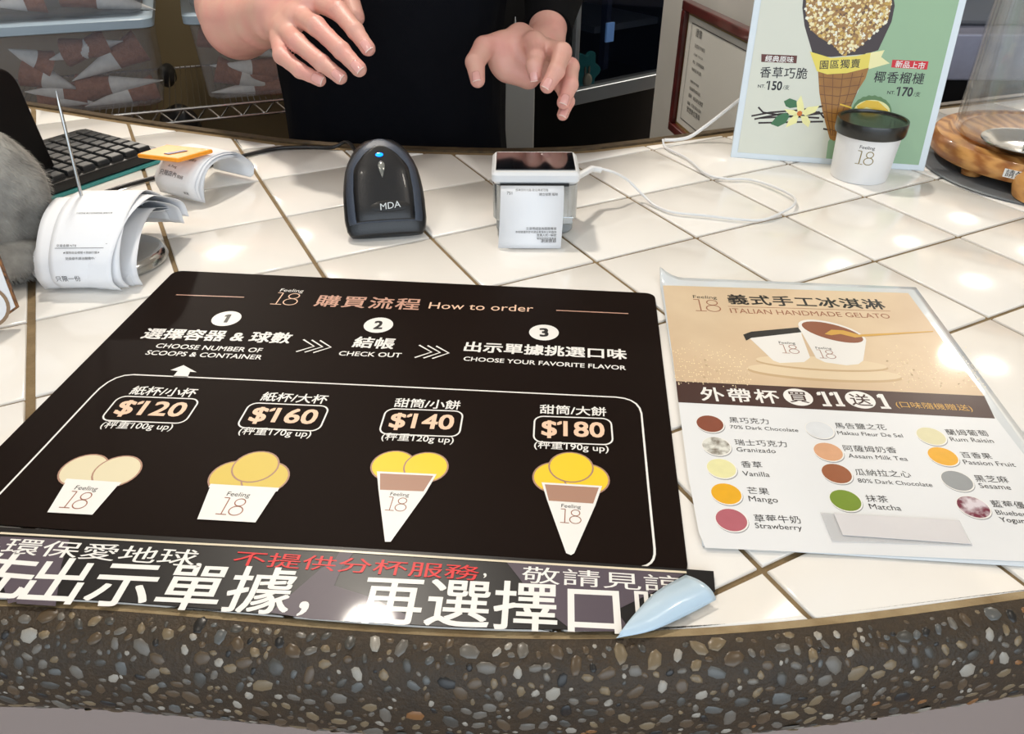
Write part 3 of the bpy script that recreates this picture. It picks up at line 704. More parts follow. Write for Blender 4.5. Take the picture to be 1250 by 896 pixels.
a.poly([Ax(*p) for p in [(872, 304), (1056, 312), (1048, 354), (866, 343)]], PR('tag_red', (206, 30, 44)), 2)
a.text('新品上市', Ax(888, 325), Ax(1038, 335), -0.95, WHT, 3, 0.012)
a.text('椰香榴槤', Ax(780, 390), Ax(1034, 400), -1.0, TX, 3, 0.008, space=1.1)
a.text('NT.', Ax(846, 470), Ax(885, 472), -0.9, TX, 3, 0.012); a.text('170', Ax(891, 464), Ax(976, 468), -1.15, TX, 3, 0.022); a.text('/支', Ax(980, 478), Ax(1014, 480), -1.0, TX, 3, 0.004)
# vanilla flower and pods
POD = PR('pod', (48, 34, 30)); LEAF = PR('leaf', (60, 112, 72)); PET = PR('petal', (240, 236, 168)); ORA = PR('flower_heart', (206, 112, 30))
for q in ([(155, 590), (250, 572), (400, 560), (520, 540)], [(170, 606), (300, 580), (500, 570), (525, 600)], [(190, 625), (330, 622), (520, 618)], [(190, 545), (215, 572), (330, 590), (500, 600)], [(200, 600), (380, 592), (520, 575)], [(520, 655), (560, 662)]):
    a.line([Ax(*p) for p in q], 0.0020, POD, 2, 'vanilla_picture')
for q in ([(320, 515), (350, 500), (385, 512), (388, 545), (350, 550), (330, 540)], [(252, 630), (285, 590), (330, 572), (350, 590), (330, 625), (290, 645)]): a.poly([Ax(*p) for p in q], LEAF, 2.3, 'vanilla_picture')
for q in ([(390, 570), (385, 520), (408, 485), (420, 530), (425, 565)], [(410, 575), (440, 545), (500, 538), (480, 570), (430, 590)], [(405, 590), (440, 590), (455, 620), (445, 648), (415, 625)], [(395, 590), (385, 625), (330, 648), (345, 610), (380, 580)], [(322, 555), (370, 560), (395, 575), (380, 592), (345, 580)]):
    a.poly([Ax(*p) for p in q], PET, 2.6, 'vanilla_picture')
a.disc(Ax(400, 577), 0.0030, ORA, 3, 'vanilla_picture', n=10)
DUR = PR('durian_flesh', (236, 196, 60)); DURG = PR('durian_rind', (96, 132, 84)); 
q = [(768+100*math.cos(t), 566+(78+5*(k % 2))*math.sin(t)) for k, t in enumerate([2*math.pi*k/40 for k in range(40)])]
a.poly([Ax(*p) for p in q], DURG, 2.0, 'durian_picture')
q = [(768+92*math.cos(t), 566+58*math.sin(t)) for t in [2*math.pi*k/28 for k in range(28)]]; a.poly([Ax(*p) for p in q], PET, 2.4, 'durian_picture')
a.poly([Ax(*p) for p in [(690, 540), (740, 510), (800, 515), (850, 560), (850, 585), (790, 560), (740, 545), (700, 560)]], DUR, 2.8, 'durian_picture')
a.line([Ax(605, 530), Ax(665, 548)], 0.0016, DUR, 3, 'durian_picture')
a.finish(sd)

# ------------------------------------------------------------------ gelato cup
cb = bz(1057, 226); cc = np.array([cb[0]+0.002, cb[1]+0.029, 0.0005])
cup = thing('gelato_cup', 'white paper gelato cup with black lid before the cone advert', 'cup', tuple(cc))
CW = mat('cup_paper', (232, 232, 232), 0.35, coat=0.2)
HB = 0.060
MB().lathe(cc, [(0.0275, 0.004), (0.0285, 0.0), (0.0303, 0.0), (0.0308, 0.002), (0.0342, HB)], 64, caps=(True, True)).build('cup_body', CW, cup, True)
LID = mat('lid_black', (24, 26, 24), 0.28, coat=0.3)
MB().lathe(cc, [(0.0350, HB-0.010), (0.0366, HB-0.010), (0.0373, HB-0.008), (0.0375, HB+0.003), (0.0368, HB+0.005), (0.0345, HB+0.005), (0.0338, HB+0.003), (0.0, HB+0.003)], 64, caps=(False, False)).build('lid', LID, cup, True)
def cup_patch(parent):
    mb = MB(); vd = unit([-cc[0], -cc[1], 0]); a0 = math.atan2(vd[1], vd[0])+0.06
    def wrap(x, z, off=0.0002):
        z = z*0.88; r = 0.0308+(z-0.002)*(0.0034/(HB-0.002))+off; t = a0+x/r; return (cc[0]+r*math.cos(t), cc[1]+r*math.sin(t), cc[2]+z)
    v, f = glyphs('Feeling', 0.0); mn, mx = v.min(0), v.max(0); k = 0.0155/(mx[0]-mn[0])
    mb.add([wrap((p[0]-mn[0])*k-0.0078, 0.046+p[1]*k) for p in v], f, 0)
    def stroke(pts, w_, mi, closed=False):
        n = len(pts); vs = []
        for k_ in range(n):
            A = np.array(pts[k_-1] if (k_ or closed) else pts[k_]); B = np.array(pts[(k_+1) % n] if (k_ < n-1 or closed) else pts[k_]); e_ = unit(B-A); g_ = np.array([-e_[1], e_[0]])*w_/2
            vs += [wrap(*(np.array(pts[k_])+g_)), wrap(*(np.array(pts[k_])-g_))]
        mb.add(vs, [(2*k_, 2*k_+1, (2*k_+3) % (2*n), (2*k_+2) % (2*n)) for k_ in range(n if closed else n-1)], mi)
    stroke([(-0.0045, 0.0265), (-0.0045, 0.043)], 0.0010, 1); stroke([(-0.0085, 0.0265), (-0.0008, 0.0265)], 0.0008, 1); stroke([(-0.0085, 0.043), (-0.0045, 0.043)], 0.0008, 1)
    for cy, rx, ry in ((0.0392, 0.0036, 0.0038), (0.0309, 0.0048, 0.0045)):
        stroke([(0.0045+rx*math.cos(t), cy+ry*math.sin(t)) for t in [2*math.pi*k_/20 for k_ in range(20)]], 0.0009, 1, True)
    mb.build('logo', [TX, PR('olive_gold', (136, 120, 60))], parent)
cup_patch(cup)

# ------------------------------------------------------------------ barcode scanner
SCB = mat('scanner_black', (12, 14, 19), 0.33, coat=0.15, bump=(900, 0.12)); SCG = mat('scanner_grey', (62, 70, 84), 0.4, bump=(900, 0.15)); SCR = mat('scanner_rubber', (12, 12, 13), 0.5)
A0 = bz(473, 288, 0.004); A1 = bz(462, 170, 0.075)
ax = A1-A0; Ls = np.linalg.norm(ax); ax = ax/Ls; sx_ = unit(np.cross(ax, [0, 0, 1])); sn = np.cross(sx_, ax)
# turn a little so the nose edge faces lower left as in the photo
sca = thing('barcode_scanner', 'black handheld barcode scanner with blue light resting nose down on tiles', 'scanner', (A0[0], A0[1]+0.05, 0))
def srow(t):     # half-width, thickness above/below the axis plane
    wv = np.interp(t, [0, 0.05, 0.15, 0.4, 0.62, 0.78, 0.88, 0.95, 0.985, 1.0], [0.0335, 0.037, 0.0388, 0.0388, 0.0360, 0.0305, 0.0240, 0.0165, 0.009, 0.001])
    hv = np.interp(t, [0, 0.05, 0.2, 0.6, 0.85, 0.95, 1.0], [0.006, 0.009, 0.014, 0.017, 0.014, 0.009, 0.001])
    lv = np.interp(t, [0, 0.1, 0.5, 0.9, 1], [0.004, 0.008, 0.022, 0.018, 0.001])
    return wv, hv, lv
def skew(t): return -0.006*(1-t)*0
def spt(t, s_, up=True, k=1.0, off=0):
    wv, hv, lv = srow(t); c_ = math.cos(s_); d_ = math.sin(s_)
    x = math.copysign(abs(c_)**0.62, c_)*wv*k; z = (d_**0.75 if d_ >= 0 else -(abs(d_)**0.8))*(hv if d_ >= 0 else lv)
    nose = 0.004*(1-abs(x)/0.04)*(1-t)
    return A0+ax*(t*Ls)+sx_*x+sn*(z+off)
ts = [0, 0.01, 0.03, 0.06, 0.1, 0.16, 0.24, 0.34, 0.45, 0.55, 0.65, 0.74, 0.82, 0.88, 0.92, 0.955, 0.98, 0.995, 1.0]
MB().rings([[spt(t, 2*math.pi*k/40) for k in range(40)] for t in ts], 0).build('body', SCB, sca, True, sharp=60)
def shell(parent, name, M, inset, t0, t1, h):
    mb = MB(); tt = [t0+(t1-t0)*q for q in [0, 0.02, 0.05, 0.1, 0.16, 0.25, 0.33, 0.4, 0.48, 0.55, 0.62, 0.68, 0.74, 0.79, 0.84, 0.88, 0.915, 0.945, 0.97, 0.985, 0.995, 1.0]]
    rr = []
    for t in tt:
        q = (t-t0)/(t1-t0); wv, hv, lv = srow(t); row = []
        sh_ = math.sqrt(max(0, 1-max(0, (q-0.62)/0.38)**2)); half = inset*wv*max(sh_, 0.02)
        
        for k in range(13):
            x = half*(k/6-1); c_ = min(abs(x)/wv, 0.999); th_ = math.acos(c_**(1/0.62)); z = hv*math.sin(th_)**0.75
            e_ = 1-(abs(k/6-1))**6
            row.append(A0+ax*(t*Ls)+sx_*x+sn*(z+h*(0.25+0.75*e_)))
        rr.append(row)
    vs = [p for r_ in rr for p in r_]; n = 13
    mb.add(vs, [(i*n+j, (i+1)*n+j, (i+1)*n+j+1, i*n+j+1) for i in range(len(rr)-1) for j in range(n-1)])
    return mb.build(name, M, parent, True, thick=0.0005)
shell(sca, 'bezel', SCG, 0.90, 0.10, 0.97, 0.0007)
shell(sca, 'top_panel', SCB, 0.72, 0.11, 0.86, 0.0018)
def on_top(x, t, h):
    wv, hv, lv = srow(t); c_ = min(abs(x)/wv, 0.999); return A0+ax*(t*Ls)+sx_*x+sn*(hv*math.sin(math.acos(c_**(1/0.62)))**0.75+h)
def top_blob(parent, name, M, x0, t0, rx, rt_, h0, h1, rot=0.0, taper=0.0):
    mb = MB(); rr = []
    for q, hh in ((1.0, h0), (0.85, h1), (0.4, h1*1.15), (0.02, h1*1.2)):
        rr.append([on_top(x0+rx*q*math.cos(z_)*(1-taper*(-math.sin(z_)+1)/2), t0+rt_*q*math.sin(z_), hh) for z_ in [2*math.pi*k/24 for k in range(24)]])
    mb.rings(rr, 0, (False, True)); return mb.build(name, M, parent, True)
top_blob(sca, 'status_light', mat('led_blue', (20, 110, 220), 0.2, emit=((0, 110, 255), 2.5)), -0.0005, 0.755, 0.0040, 0.024, 0.0012, 0.0026)
top_blob(sca, 'trigger_window', mat('scanner_window', (150, 150, 142), 0.15, coat=0.8, noise=(300, (90, 92, 88), 0.2)), 0.0005, 0.60, 0.0052, 0.095, 0.0012, 0.0028, taper=0.85)
top_blob(sca, 'badge', SCR, 0.0045, 0.235, 0.0205, 0.062, 0.0012, 0.0024)
v, f = glyphs('MDA', 0.0); mn, mx = v.min(0), v.max(0); k = 0.019/(mx[0]-mn[0])
MB().add([on_top(-0.004+(p[0]-mn[0])*k, 0.232+((p[1]-(mn[1]+mx[1])/2)*k)/Ls+(-0.004+(p[0]-mn[0])*k)*1.0, 0.0033) for p in v], f).build('badge_lettering', mat('badge_silver', (214, 220, 222), 0.3), sca)
# handle below, standing on the tiles
h0 = A0+ax*Ls*0.72-sn*0.012; hb = np.array([h0[0]-0.016, h0[1]+0.035, 0.012])
MB().tube(spline([h0, h0*0.6+hb*0.4+[0, 0.004, 0], hb], 6), [0.018, 0.018, 0.017, 0.017, 0.016, 0.016, 0.016, 0.016, 0.016, 0.016, 0.015, 0.015, 0.012], 18).build('handle', SCB, sca, True)

# ------------------------------------------------------------------ receipt printer
PW_ = mat('printer_white', (226, 228, 230), 0.3, coat=0.2); PSIL = mat('printer_silver', (178, 182, 184), 0.22, 0.85); PGL = mat('printer_glass', (14, 16, 20), 0.06, coat=1)
pf = bz(604, 296); pfr = bz(704, 300)
px0, px1 = -0.0195, 0.0625; py0, py1, pz = 0.678, 0.738, 0.064
prn = thing('receipt_printer', 'small white receipt printer with dark glass top beside the scanner', 'printer', ((px0+px1)/2, (py0+py1)/2, 0))
def rbox(mb, x0, x1, y0, y1, z0, z1, r, mi=0, flare=0):
    def ring(z, ins=0):
        q = []
        for cx, cy, t0 in ((x1-r, y1-r, 0), (x0+r, y1-r, 90), (x0+r, y0+r, 180), (x1-r, y0+r, 270)):
            for k in range(6): t = R(t0+18*k); q.append((cx+(r-ins)*math.cos(t), cy+(r-ins)*math.sin(t), z))
        return q
    b_ = min(r*0.5, (z1-z0)*0.3, 0.0025)
    mb.rings([ring(z0, b_), ring(z0+b_, 0), ring(z1-b_, 0), ring(z1, b_)], mi)
mb = MB(); rbox(mb, px0+0.001, px1-0.001, py0+0.002, py1-0.002, 0.014, pz-0.011, 0.010); mb.build('body', PSIL, prn, True)
mb = MB(); rbox(mb, px0+0.004, px1-0.004, py0+0.006, py1-0.006, 0.0005, 0.0145, 0.010); mb.build('base', mat('printer_grey', (150, 154, 156), 0.35), prn, True)
mb = MB(); rbox(mb, px0, px1, py0-0.001, py1, pz-0.0112, pz, 0.006); mb.build('top_frame', PW_, prn, True)
mb = MB(); mb.box((px0+0.004, py0+0.006, pz-0.0002), (px1-px0-0.008, 0, 0), (0, 0.048, 0), (0, 0, 0.0012)); mb.build('glass_top', PGL, prn, bevel=0.0006)
mb = MB(); mb.box((px0+0.008, py0-0.0016, pz-0.0125), (px1-px0-0.018, 0, 0), (0, 0.002, 0), (0, 0, 0.0022)); mb.build('paper_slot', SCR, prn)
mb = MB(); mb.box((px1-0.0150, py0+0.0018, 0.012), (0.0105, 0, 0), (0, 0.004, 0), (0, 0, 0.008)); mb.build('side_latch', PSIL, prn, bevel=0.001)
PAPER = mat('thermal_paper', (238, 240, 244), 0.55)
# the slip hanging out of the printer
W0, W1 = px0+0.0085, px1-0.0125
sl0 = np.array([px0+0.010, py0-0.002, pz-0.011]); 
B0 = bz(608, 305, 0.001); B1 = bz(691, 309, 0.001)
C0_ = [np.array([px0+0.0085, py0-0.0025, pz-0.0115]), np.array([px0+0.0085, py0-0.009, pz-0.016]), (np.array([px0+0.0080, py0-0.018, 0.030])), np.array([B0[0], B0[1]+0.003, 0.0012])]
cs = spline(C0_, 6); wv = 0.0585
slip = MB().grid(lambda u, v: cs[int(round(v*18))]+np.array([wv*u, 0, 0]), 2, 18).build('receipt_slip', PAPER, None, True, thick=0.0002)
tag(slip, 'fresh paper slip hanging from the white printer onto the tiles', 'receipt')
tdir = unit(cs[-3]-cs[8]); rs_ = Sheet(cs[10]+[0, -0.0006, 0.0004], (1, 0, 0), np.cross([1, 0, 0], -tdir), 0.0)
if rs_.n[1] > 0: rs_.n = -rs_.n; rs_.ey = np.cross(rs_.n, rs_.ex)
TXG = mat('receipt_ink', (60, 60, 66), 0.6)
for (t_, x0, x1, yy) in (('感謝您的光臨 歡迎再度蒞臨', 0.014, 0.044, 0.0135), ('開立發票 服務', 0.036, 0.053, 0.0095), ('751', 0.006, 0.011, 0.0105)):
    v, f = glyphs(t_, 0.0); mn, mx = v.min(0), v.max(0); k = (x1-x0)/(mx[0]-mn[0]); mb_, i_ = rs_.layer('printing', TXG)
    mb_.add([rs_.o+rs_.ex*(x0+(p[0]-mn[0])*k)+rs_.ey*(yy+(p[1]-mn[1])*k)+rs_.n*0.0003 for p in v], f, i_)
for k_ in range(5):
    v, f = glyphs(['交易明細查詢服務專線', '本收據僅供參考請妥善保存以利查詢', '營業人統一編號', '電話及地址如本單', '謝謝惠顧'][k_], 0.0); mn, mx = v.min(0), v.max(0)
    wd = [0.028, 0.038, 0.018, 0.018, 0.014][k_]; k = wd/(mx[0]-mn[0]); x0 = 0.054-wd; mb_, i_ = rs_.layer('printing', TXG)
    mb_.add([rs_.o+rs_.ex*(x0-0.002+(p[0]-mn[0])*k)+rs_.ey*(-0.0215-0.0029*k_+(p[1]-mn[1])*k)+rs_.n*0.0003 for p in v], f, i_)
rs_.finish(slip)

# ------------------------------------------------------------------ cables
def cable(name, pts, r, M, label): 
    o = MB().tube(spline(pts, 8), r, 10).build(name, M, None, True, sharp=80); return tag(o, label, 'cable')
WC = mat('cable_white', (226, 226, 226), 0.35); BC = mat('cable_black', (16, 16, 18), 0.4)
pts = [(px1-0.003, 0.727, 0.040)]+[tuple(bz(*p, z)) for *p, z in [(722, 206, 0.038), (745, 209, 0.034), (765, 219, 0.022), (785, 238, 0.008), (800, 251, 0.0032), (822, 259, 0.0032), (860, 263, 0.0032), (905, 268, 0.0032), (932, 268, 0.0032), (955, 259, 0.0042), (969, 250, 0.0055), (968, 240, 0.0055), (945, 228, 0.0045), (915, 219, 0.0032), (885, 218, 0.0032), (862, 212, 0.0032), (838, 193, 0.0032), (818, 183, 0.0032), (811, 178, 0.0036), (809, 170, 0.010)]]
cable('charging_cable', pts, 0.0014, WC, 'white cable looping over the tiles from the printer')
MB().tube([pts[0], tuple(bz(722, 206, 0.038))], 0.0036, 14).build('x', WC) if False else None
o = MB().tube([np.array(pts[0])+[0.001, 0, 0], np.array(pts[1]), np.array(pts[1])*0.5+np.array(pts[2])*0.5], [0.0034, 0.0034, 0.0030], 16).build('cable_plug', WC, None, True)
tag(o, 'white plug where the looping cable enters the printer side', 'plug')
pts = [bz(811, 171, 0.006), bz(826, 170.5, 0.006), bz(842, 167, 0.008), bz(860, 155, 0.018), bz(882, 138, 0.035), bz(905, 120, 0.055), bz(925, 105, 0.07)]
cable('power_lead', pts, 0.0022, WC, 'white lead rising from the counter edge behind the cone advert')
pts = [hb+[-0.006, 0.006, 0.0], bz(428, 176, 0.012), bz(405, 180, 0.003), bz(375, 179.5, 0.003), bz(340, 181, 0.003), bz(305, 188, 0.003), bz(270, 198, 0.003), bz(230, 207, 0.003), bz(180, 219, 0.003), bz(136, 232, 0.003), bz(112, 241, 0.003), bz(88, 248, 0.003), bz(40, 262, 0.003)]
cable('scanner_cable', pts, 0.0023, BC, 'black cable running left from the scanner under the receipts')

# ------------------------------------------------------------------ spiked receipts
ctr = bz(120, 325); ctr = np.array([ctr[0], ctr[1]+0.005, 0])
spk = thing('bill_spike', 'steel bill spike on a round base holding a pile of receipts', 'spike', tuple(ctr))
ST = mat('steel', (190, 190, 188), 0.18, 1.0)
tipP = None
sb = bz(101, 246, 0.055)
for k in range(1):
    st_tip = sb+np.array([-0.008, 0.0, 0.0])
# needle leans: from the sheets' top at (101,246) to the tip at (68,110)
tipw = by(68, 110, sb[1]+0.012); basew = sb+(sb-tipw)*0.72; 
MB().tube([basew, sb, tipw+(sb-tipw)*0.12, tipw], [0.0014, 0.0014, 0.0013, 0.0002], 12).build('needle', ST, spk, True)
bc = np.array([basew[0]+0.022, basew[1]+0.002, 0.0])
MB().lathe(bc, [(0.039, 0.0008), (0.0405, 0.003), (0.0395, 0.007), (0.037, 0.0105), (0.034, 0.012), (0.0, 0.0125)], 56, caps=(True, False)).build('base', ST, spk, True)
def receipt(cx, yb, wd, prof, yaw, name='receipt', rag=0.0):
    cs_ = spline(prof, 5); n = len(cs_)-1; ca, sa = math.cos(yaw), math.sin(yaw)
    def fn(u, v):
        p = cs_[int(round(v*n))]; x = (u-0.5)*wd; y = p[1]-yb
        jag = 0
        if rag and v in (0.0, 1.0): jag = rag*math.sin(u*37)*0.4
        return np.array([cx+x*ca-y*sa, yb+x*sa+y*ca+jag, p[2]])
    return MB().grid(fn, 12, n)
yb = bc[1]
fr0 = bz(95, 356, 0.001)[1]; apz = bz(110, 237, 0.058)
rr_ = random.Random(21)
cxm = bz(119, 300, 0.03)[0]
N_R = 9
for k in range(N_R):
    q = k/(N_R-1); fy = fr0+0.010*(1-q)+rr_.uniform(-.002, .002); az = 0.040+0.0200*q; ay = apz[1]-0.004
    cx = cxm+rr_.uniform(-0.022, 0.012)*(1.0 if k < N_R-1 else 0); yaw = rr_.uniform(-0.20, 0.16) if k < N_R-1 else 0.03
    bk = rr_.uniform(0.010, 0.03)*(1-0.4*q)
    fyz = 0.0015+0.0002*k
    mid = (fy*0.5+ay*0.5)
    prof = [(0, fy+0.003*q, fyz), (0, fy-0.003-0.002*q, 0.014+0.003*q), (0, fy+0.006, az*0.62), (0, mid+0.002, az*0.93), (0, ay+0.004, az), (0, ay+0.028, az*0.90-0.004), (0, ay+0.046+0.003*q, az*0.5+bk*0.3), (0, ay+0.050+0.003*q, bk)]
    o = receipt(cx, yb, 0.0575, prof, yaw, rag=0.0015).build('receipt', PAPER, None, True, thick=0.0002)
    if k == N_R-1: tag(o, 'topmost curved white receipt pierced by the steel spike', 'receipt'); topr = o; tprof = prof; tcx = cx
    else: tag(o, 'curved white receipt lower in the pile on the spike', 'receipt', 'receipts under the top one on the spike')
# printing on the top receipt, wrapped on its curve
cs_ = spline(tprof, 12); al = [0]
for p_, q_ in zip(cs_, cs_[1:]): al.append(al[-1]+np.linalg.norm(q_-p_))
def wrap_top(x, s_):
    i_ = min(max(np.searchsorted(al, s_)-1, 0), len(al)-2); t_ = (s_-al[i_])/(al[i_+1]-al[i_]); p_ = cs_[i_]*(1-t_)+cs_[i_+1]*t_
    d_ = unit(cs_[i_+1]-cs_[i_]); nn_ = np.array([0, -d_[2], d_[1]]); p_ = p_+nn_*0.0006
    y = p_[1]-yb; return (tcx+x*math.cos(0.03)-y*math.sin(0.03), yb+x*math.sin(0.03)+y*math.cos(0.03), p_[2])
mb = MB()
for t_, x0, x1, s_, hk in (('交易金額 NT$', -0.023, -0.007, 0.042, 1), ('240', 0.017, 0.023, 0.042, 1), ('★國際商品禮贈卡熱銷行銷★', -0.017, 0.013, 0.036, 1), ('兌換條件請洽服務中心', -0.015, 0.011, 0.031, 1), ('只限一份', -0.025, -0.005, 0.0135, 1), ('交易序號 電子發票證明聯 服務代號', -0.014, 0.016, 0.075, 1)):
    v, f = glyphs(t_, 0.0)
    if len(v) == 0: continue
    mn, mx = v.min(0), v.max(0); k = (x1-x0)/(mx[0]-mn[0]); mb.add([wrap_top(x0+(p[0]-mn[0])*k, s_+(p[1]-mn[1])*k*hk) for p in v], f, 0)
mb.add([wrap_top(-0.024, 0.0408), wrap_top(0.024, 0.0408), wrap_top(0.024, 0.0412), wrap_top(-0.024, 0.0412)], [(0, 1, 2, 3)], 0)
mb.add([wrap_top(0.012, 0.013), wrap_top(0.0165, 0.013), wrap_top(0.0165, 0.0165), wrap_top(0.012, 0.0165)], [(0, 1, 2, 3)], 1)
mb.build('printing', [TXG, mat('pink_mark', (216, 70, 170), 0.5)], topr)

# --- second bundle of receipts, arched
f0 = bz(246, 251); f1 = bz(313, 218); b0 = bz(172, 232)
chord = unit([f1[0]-f0[0], f1[1]-f0[1], 0]); axd = unit([b0[0]-f0[0], b0[1]-f0[1], 0])
span = np.linalg.norm((f1-f0)[:2]); Lr = 0.058
for k in range(6):
    q = k/5; sp = span*(0.88+0.12*q); hz = 0.0365+0.0060*q
    o_ = f0+chord*(span-sp)*0.5+axd*rr_.uniform(-0.003, 0.003)
    pr = [(0.0, 0.001+0.0006*k), (0.004-0.006*q, hz*0.5), (sp*0.18, hz*0.88), (sp*0.42, hz), (sp*0.75, hz*0.86), (sp*0.98, hz*0.45), (sp*0.97, 0.004+0.0015*k)]
    c3 = spline([(p[0], p[1], 0) for p in pr], 5); n = len(c3)-1
    o = MB().grid(lambda u, v: o_+chord*c3[int(round(v*n))][0]+axd*(Lr*u)+np.array([0, 0, c3[int(round(v*n))][1]]), 4, n).build('receipt', PAPER, None, True, thick=0.0002)
    if k < 5: tag(o, 'inner white receipt of the arched bundle under the orange block', 'receipt', 'inner receipts of the arched bundle')
    else:
        tag(o, 'outermost white receipt of the arched bundle under the orange block', 'receipt'); outr = o; al2 = [0]
        for p_, q_ in zip(c3, c3[1:]): al2.append(al2[-1]+np.linalg.norm(q_-p_))
        def wrap2(x, s_):
            i_ = min(max(np.searchsorted(al2, s_)-1, 0), len(al2)-2); t_ = (s_-al2[i_])/(al2[i_+1]-al2[i_]); p_ = c3[i_]*(1-t_)+c3[i_+1]*t_
            d_ = unit(c3[i_+1]-c3[i_]); return o_+chord*(p_[0]-d_[1]*0.0006)+axd*(Lr-x)+np.array([0, 0, p_[1]+d_[0]*0.0006])
        mb = MB()
        for t_, x0, x1, s_ in (('只限店內', 0.006, 0.030, 0.022), ('明細', 0.032, 0.040, 0.0215), ('A. Fang', 0.014, 0.026, 0.031), ('服務台', 0.036, 0.046, 0.044), ('謝謝', 0.040, 0.047, 0.006)):
            v, f = glyphs(t_, 0.0); mn, mx = v.min(0), v.max(0); kk_ = (x1-x0)/(mx[0]-mn[0]); mb.add([wrap2(x0+(p[0]-mn[0])*kk_, s_+(p[1]-mn[1])*kk_) for p in v], f, 0)
        mb.build('printing', TXG, outr)
# orange block lying on the arch
og = thing('eraser_block', 'flat orange block with a blue stripe lying on the arched receipts', 'block', tuple(bz(215, 192, 0.044)))
q = [bz(*p, 0.0445) for p in [(168, 193), (218, 199), (261, 187), (205, 181)]]
MB().prism([p for p in q], (0, 0, 0.0045)).build('body', mat('orange_plastic', (246, 156, 28), 0.4, coat=0.2), og, bevel=0.0015)
q = [bz(*p, 0.0492) for p in [(200, 187.6), (206, 188.6), (229, 184.4), (224, 183.6)]]
MB().prism(q, (0, 0, 0.0006)).build('stripe', mat('stripe_blue', (92, 88, 120), 0.4), og)

# ------------------------------------------------------------------ keyboard on a teal mat
K0 = bz(196, 176, 0.02); KA = bz(57, 139, 0.02); KB = bz(80, 214, 0.02)
eb = unit([KB[0]-K0[0], KB[1]-K0[1], 0]); ea = np.array([-eb[1], eb[0], 0])
if np.dot(ea, KA-K0) < 0: ea = -ea
kw = np.dot(KA-K0, ea); kw = min(kw, 0.15); kl = 0.36
kb = thing('keyboard', 'black keyboard lying on a teal mat behind the spiked receipts', 'keyboard', (K0[0], K0[1], 0))
KC = np.array([K0[0], K0[1], 0])
def kframe(a_, b_, z): return KC+ea*a_+eb*b_+np.array([0, 0, z])
def kr(a0, a1, b0, b1, r):
    q = []
    for ca_, cb_, t0 in ((a1-r, b1-r, 0), (a0+r, b1-r, 90), (a0+r, b0+r, 180), (a1-r, b0+r, 270)):
        for k in range(5): t = R(t0+22.5*k); q.append((ca_+r*math.cos(t), cb_+r*math.sin(t)))
    return q
MB().prism([kframe(*p, 0.004) for p in kr(0, kw, 0, kl, 0.010)], (0, 0, 0.011)).build('case', mat('keyboard_case', (16, 17, 18), 0.35), kb, bevel=0.0015)
o = MB().prism([kframe(*p, 0.0006) for p in kr(-0.003, kw+0.003, -0.003, kl+.003, 0.011)], (0, 0, 0.0033)).build('desk_mat', mat('teal_mat', (64, 148, 146), 0.6)); tag(o, 'thin teal mat under the black keyboard', 'mat')
me = None; KM = mat('key_black', (38, 40, 42), 0.4, coat=0.1)
pitch = 0.0178; na = int((kw-0.014)/pitch); nk = 0
for i in range(na):
    for j in range(int((kl-0.02)/pitch)):
        a_ = 0.008+i*pitch; b_ = 0.009+j*pitch
        if me is None:
            s_ = pitch-0.0028; i2 = 0.0016
            r0 = [(0, 0, 0), (s_, 0, 0), (s_, s_, 0), (0, s_, 0)]; r1 = [(i2*.4, i2*.4, 0.0042), (s_-i2*.4, i2*.4, 0.0042), (s_-i2*.4, s_-i2*.4, 0.0042), (i2*.4, s_-i2*.4, 0.0042)]; r2 = [(i2, i2, 0.005), (s_-i2, i2, 0.005), (s_-i2, s_-i2, 0.005), (i2, s_-i2, 0.005)]
            tmp = MB(); tmp.rings([r0, r1, r2], 0); me = bpy.data.meshes.new('key'); 
            M3 = np.stack([ea, eb, [0, 0, 1]], 1); me.from_pydata([tuple(M3@np.array(v_)) for v_ in tmp.v], [], tmp.f if np.dot(np.cross(ea, eb), [0, 0, 1]) > 0 else [f_[::-1] for f_ in tmp.f]); me.materials.append(KM)
        o = bpy.data.objects.new('key', me); col.objects.link(o); o.parent = kb; o.location = ea*a_+eb*b_+np.array([0, 0, 0.0151]); nk += 1

# ------------------------------------------------------------------ black register screen
D0 = bz(35, 246); D1 = bz(77, 223); e, nn = vplane(D0, D1)
bk = -nn if nn[1] < 0 else nn
mo = thing('register_screen', 'black upright register screen with rounded corner at the left edge', 'screen', tuple(D1))
ths = R(6); us = np.array([0, 0, math.cos(ths)])+bk*math.sin(ths)
def scr(p, h): return D1-e*p[0]+us*p[1]+bk*h
topz = 0
pn = np.cross(e, us); pt = onplane(25, 73, D1, pn); Hs = np.dot(pt-D1, us)
o_ = []
Ws = 0.30; r = 0.022
for cx_, cy_, t0 in ((Ws-r, Hs-r, 0), (r, Hs-r, 90), (0.006, 0.006, 180), (Ws-0.006, 0.006, 270)):
    rr2 = r if cy_ > 0.05 else 0.006
    for k in range(7): t = R(t0+15*k); o_.append((cx_+rr2*math.cos(t), cy_+rr2*math.sin(t)))
MB().prism([scr(p, 0) for p in o_], bk*0.022).build('housing', mat('screen_black', (8, 8, 9), 0.5, spec=0.25), mo, bevel=0.003)
MB().prism([scr((0.012+(Ws-0.024)*x_, 0.012+(Hs-0.024)*y_), 0.0222) for x_, y_ in ((0, 0), (1, 0), (1, 1), (0, 1))], bk*0.0012).build('display', mat('display_dark', (20, 24, 30), 0.1), mo)

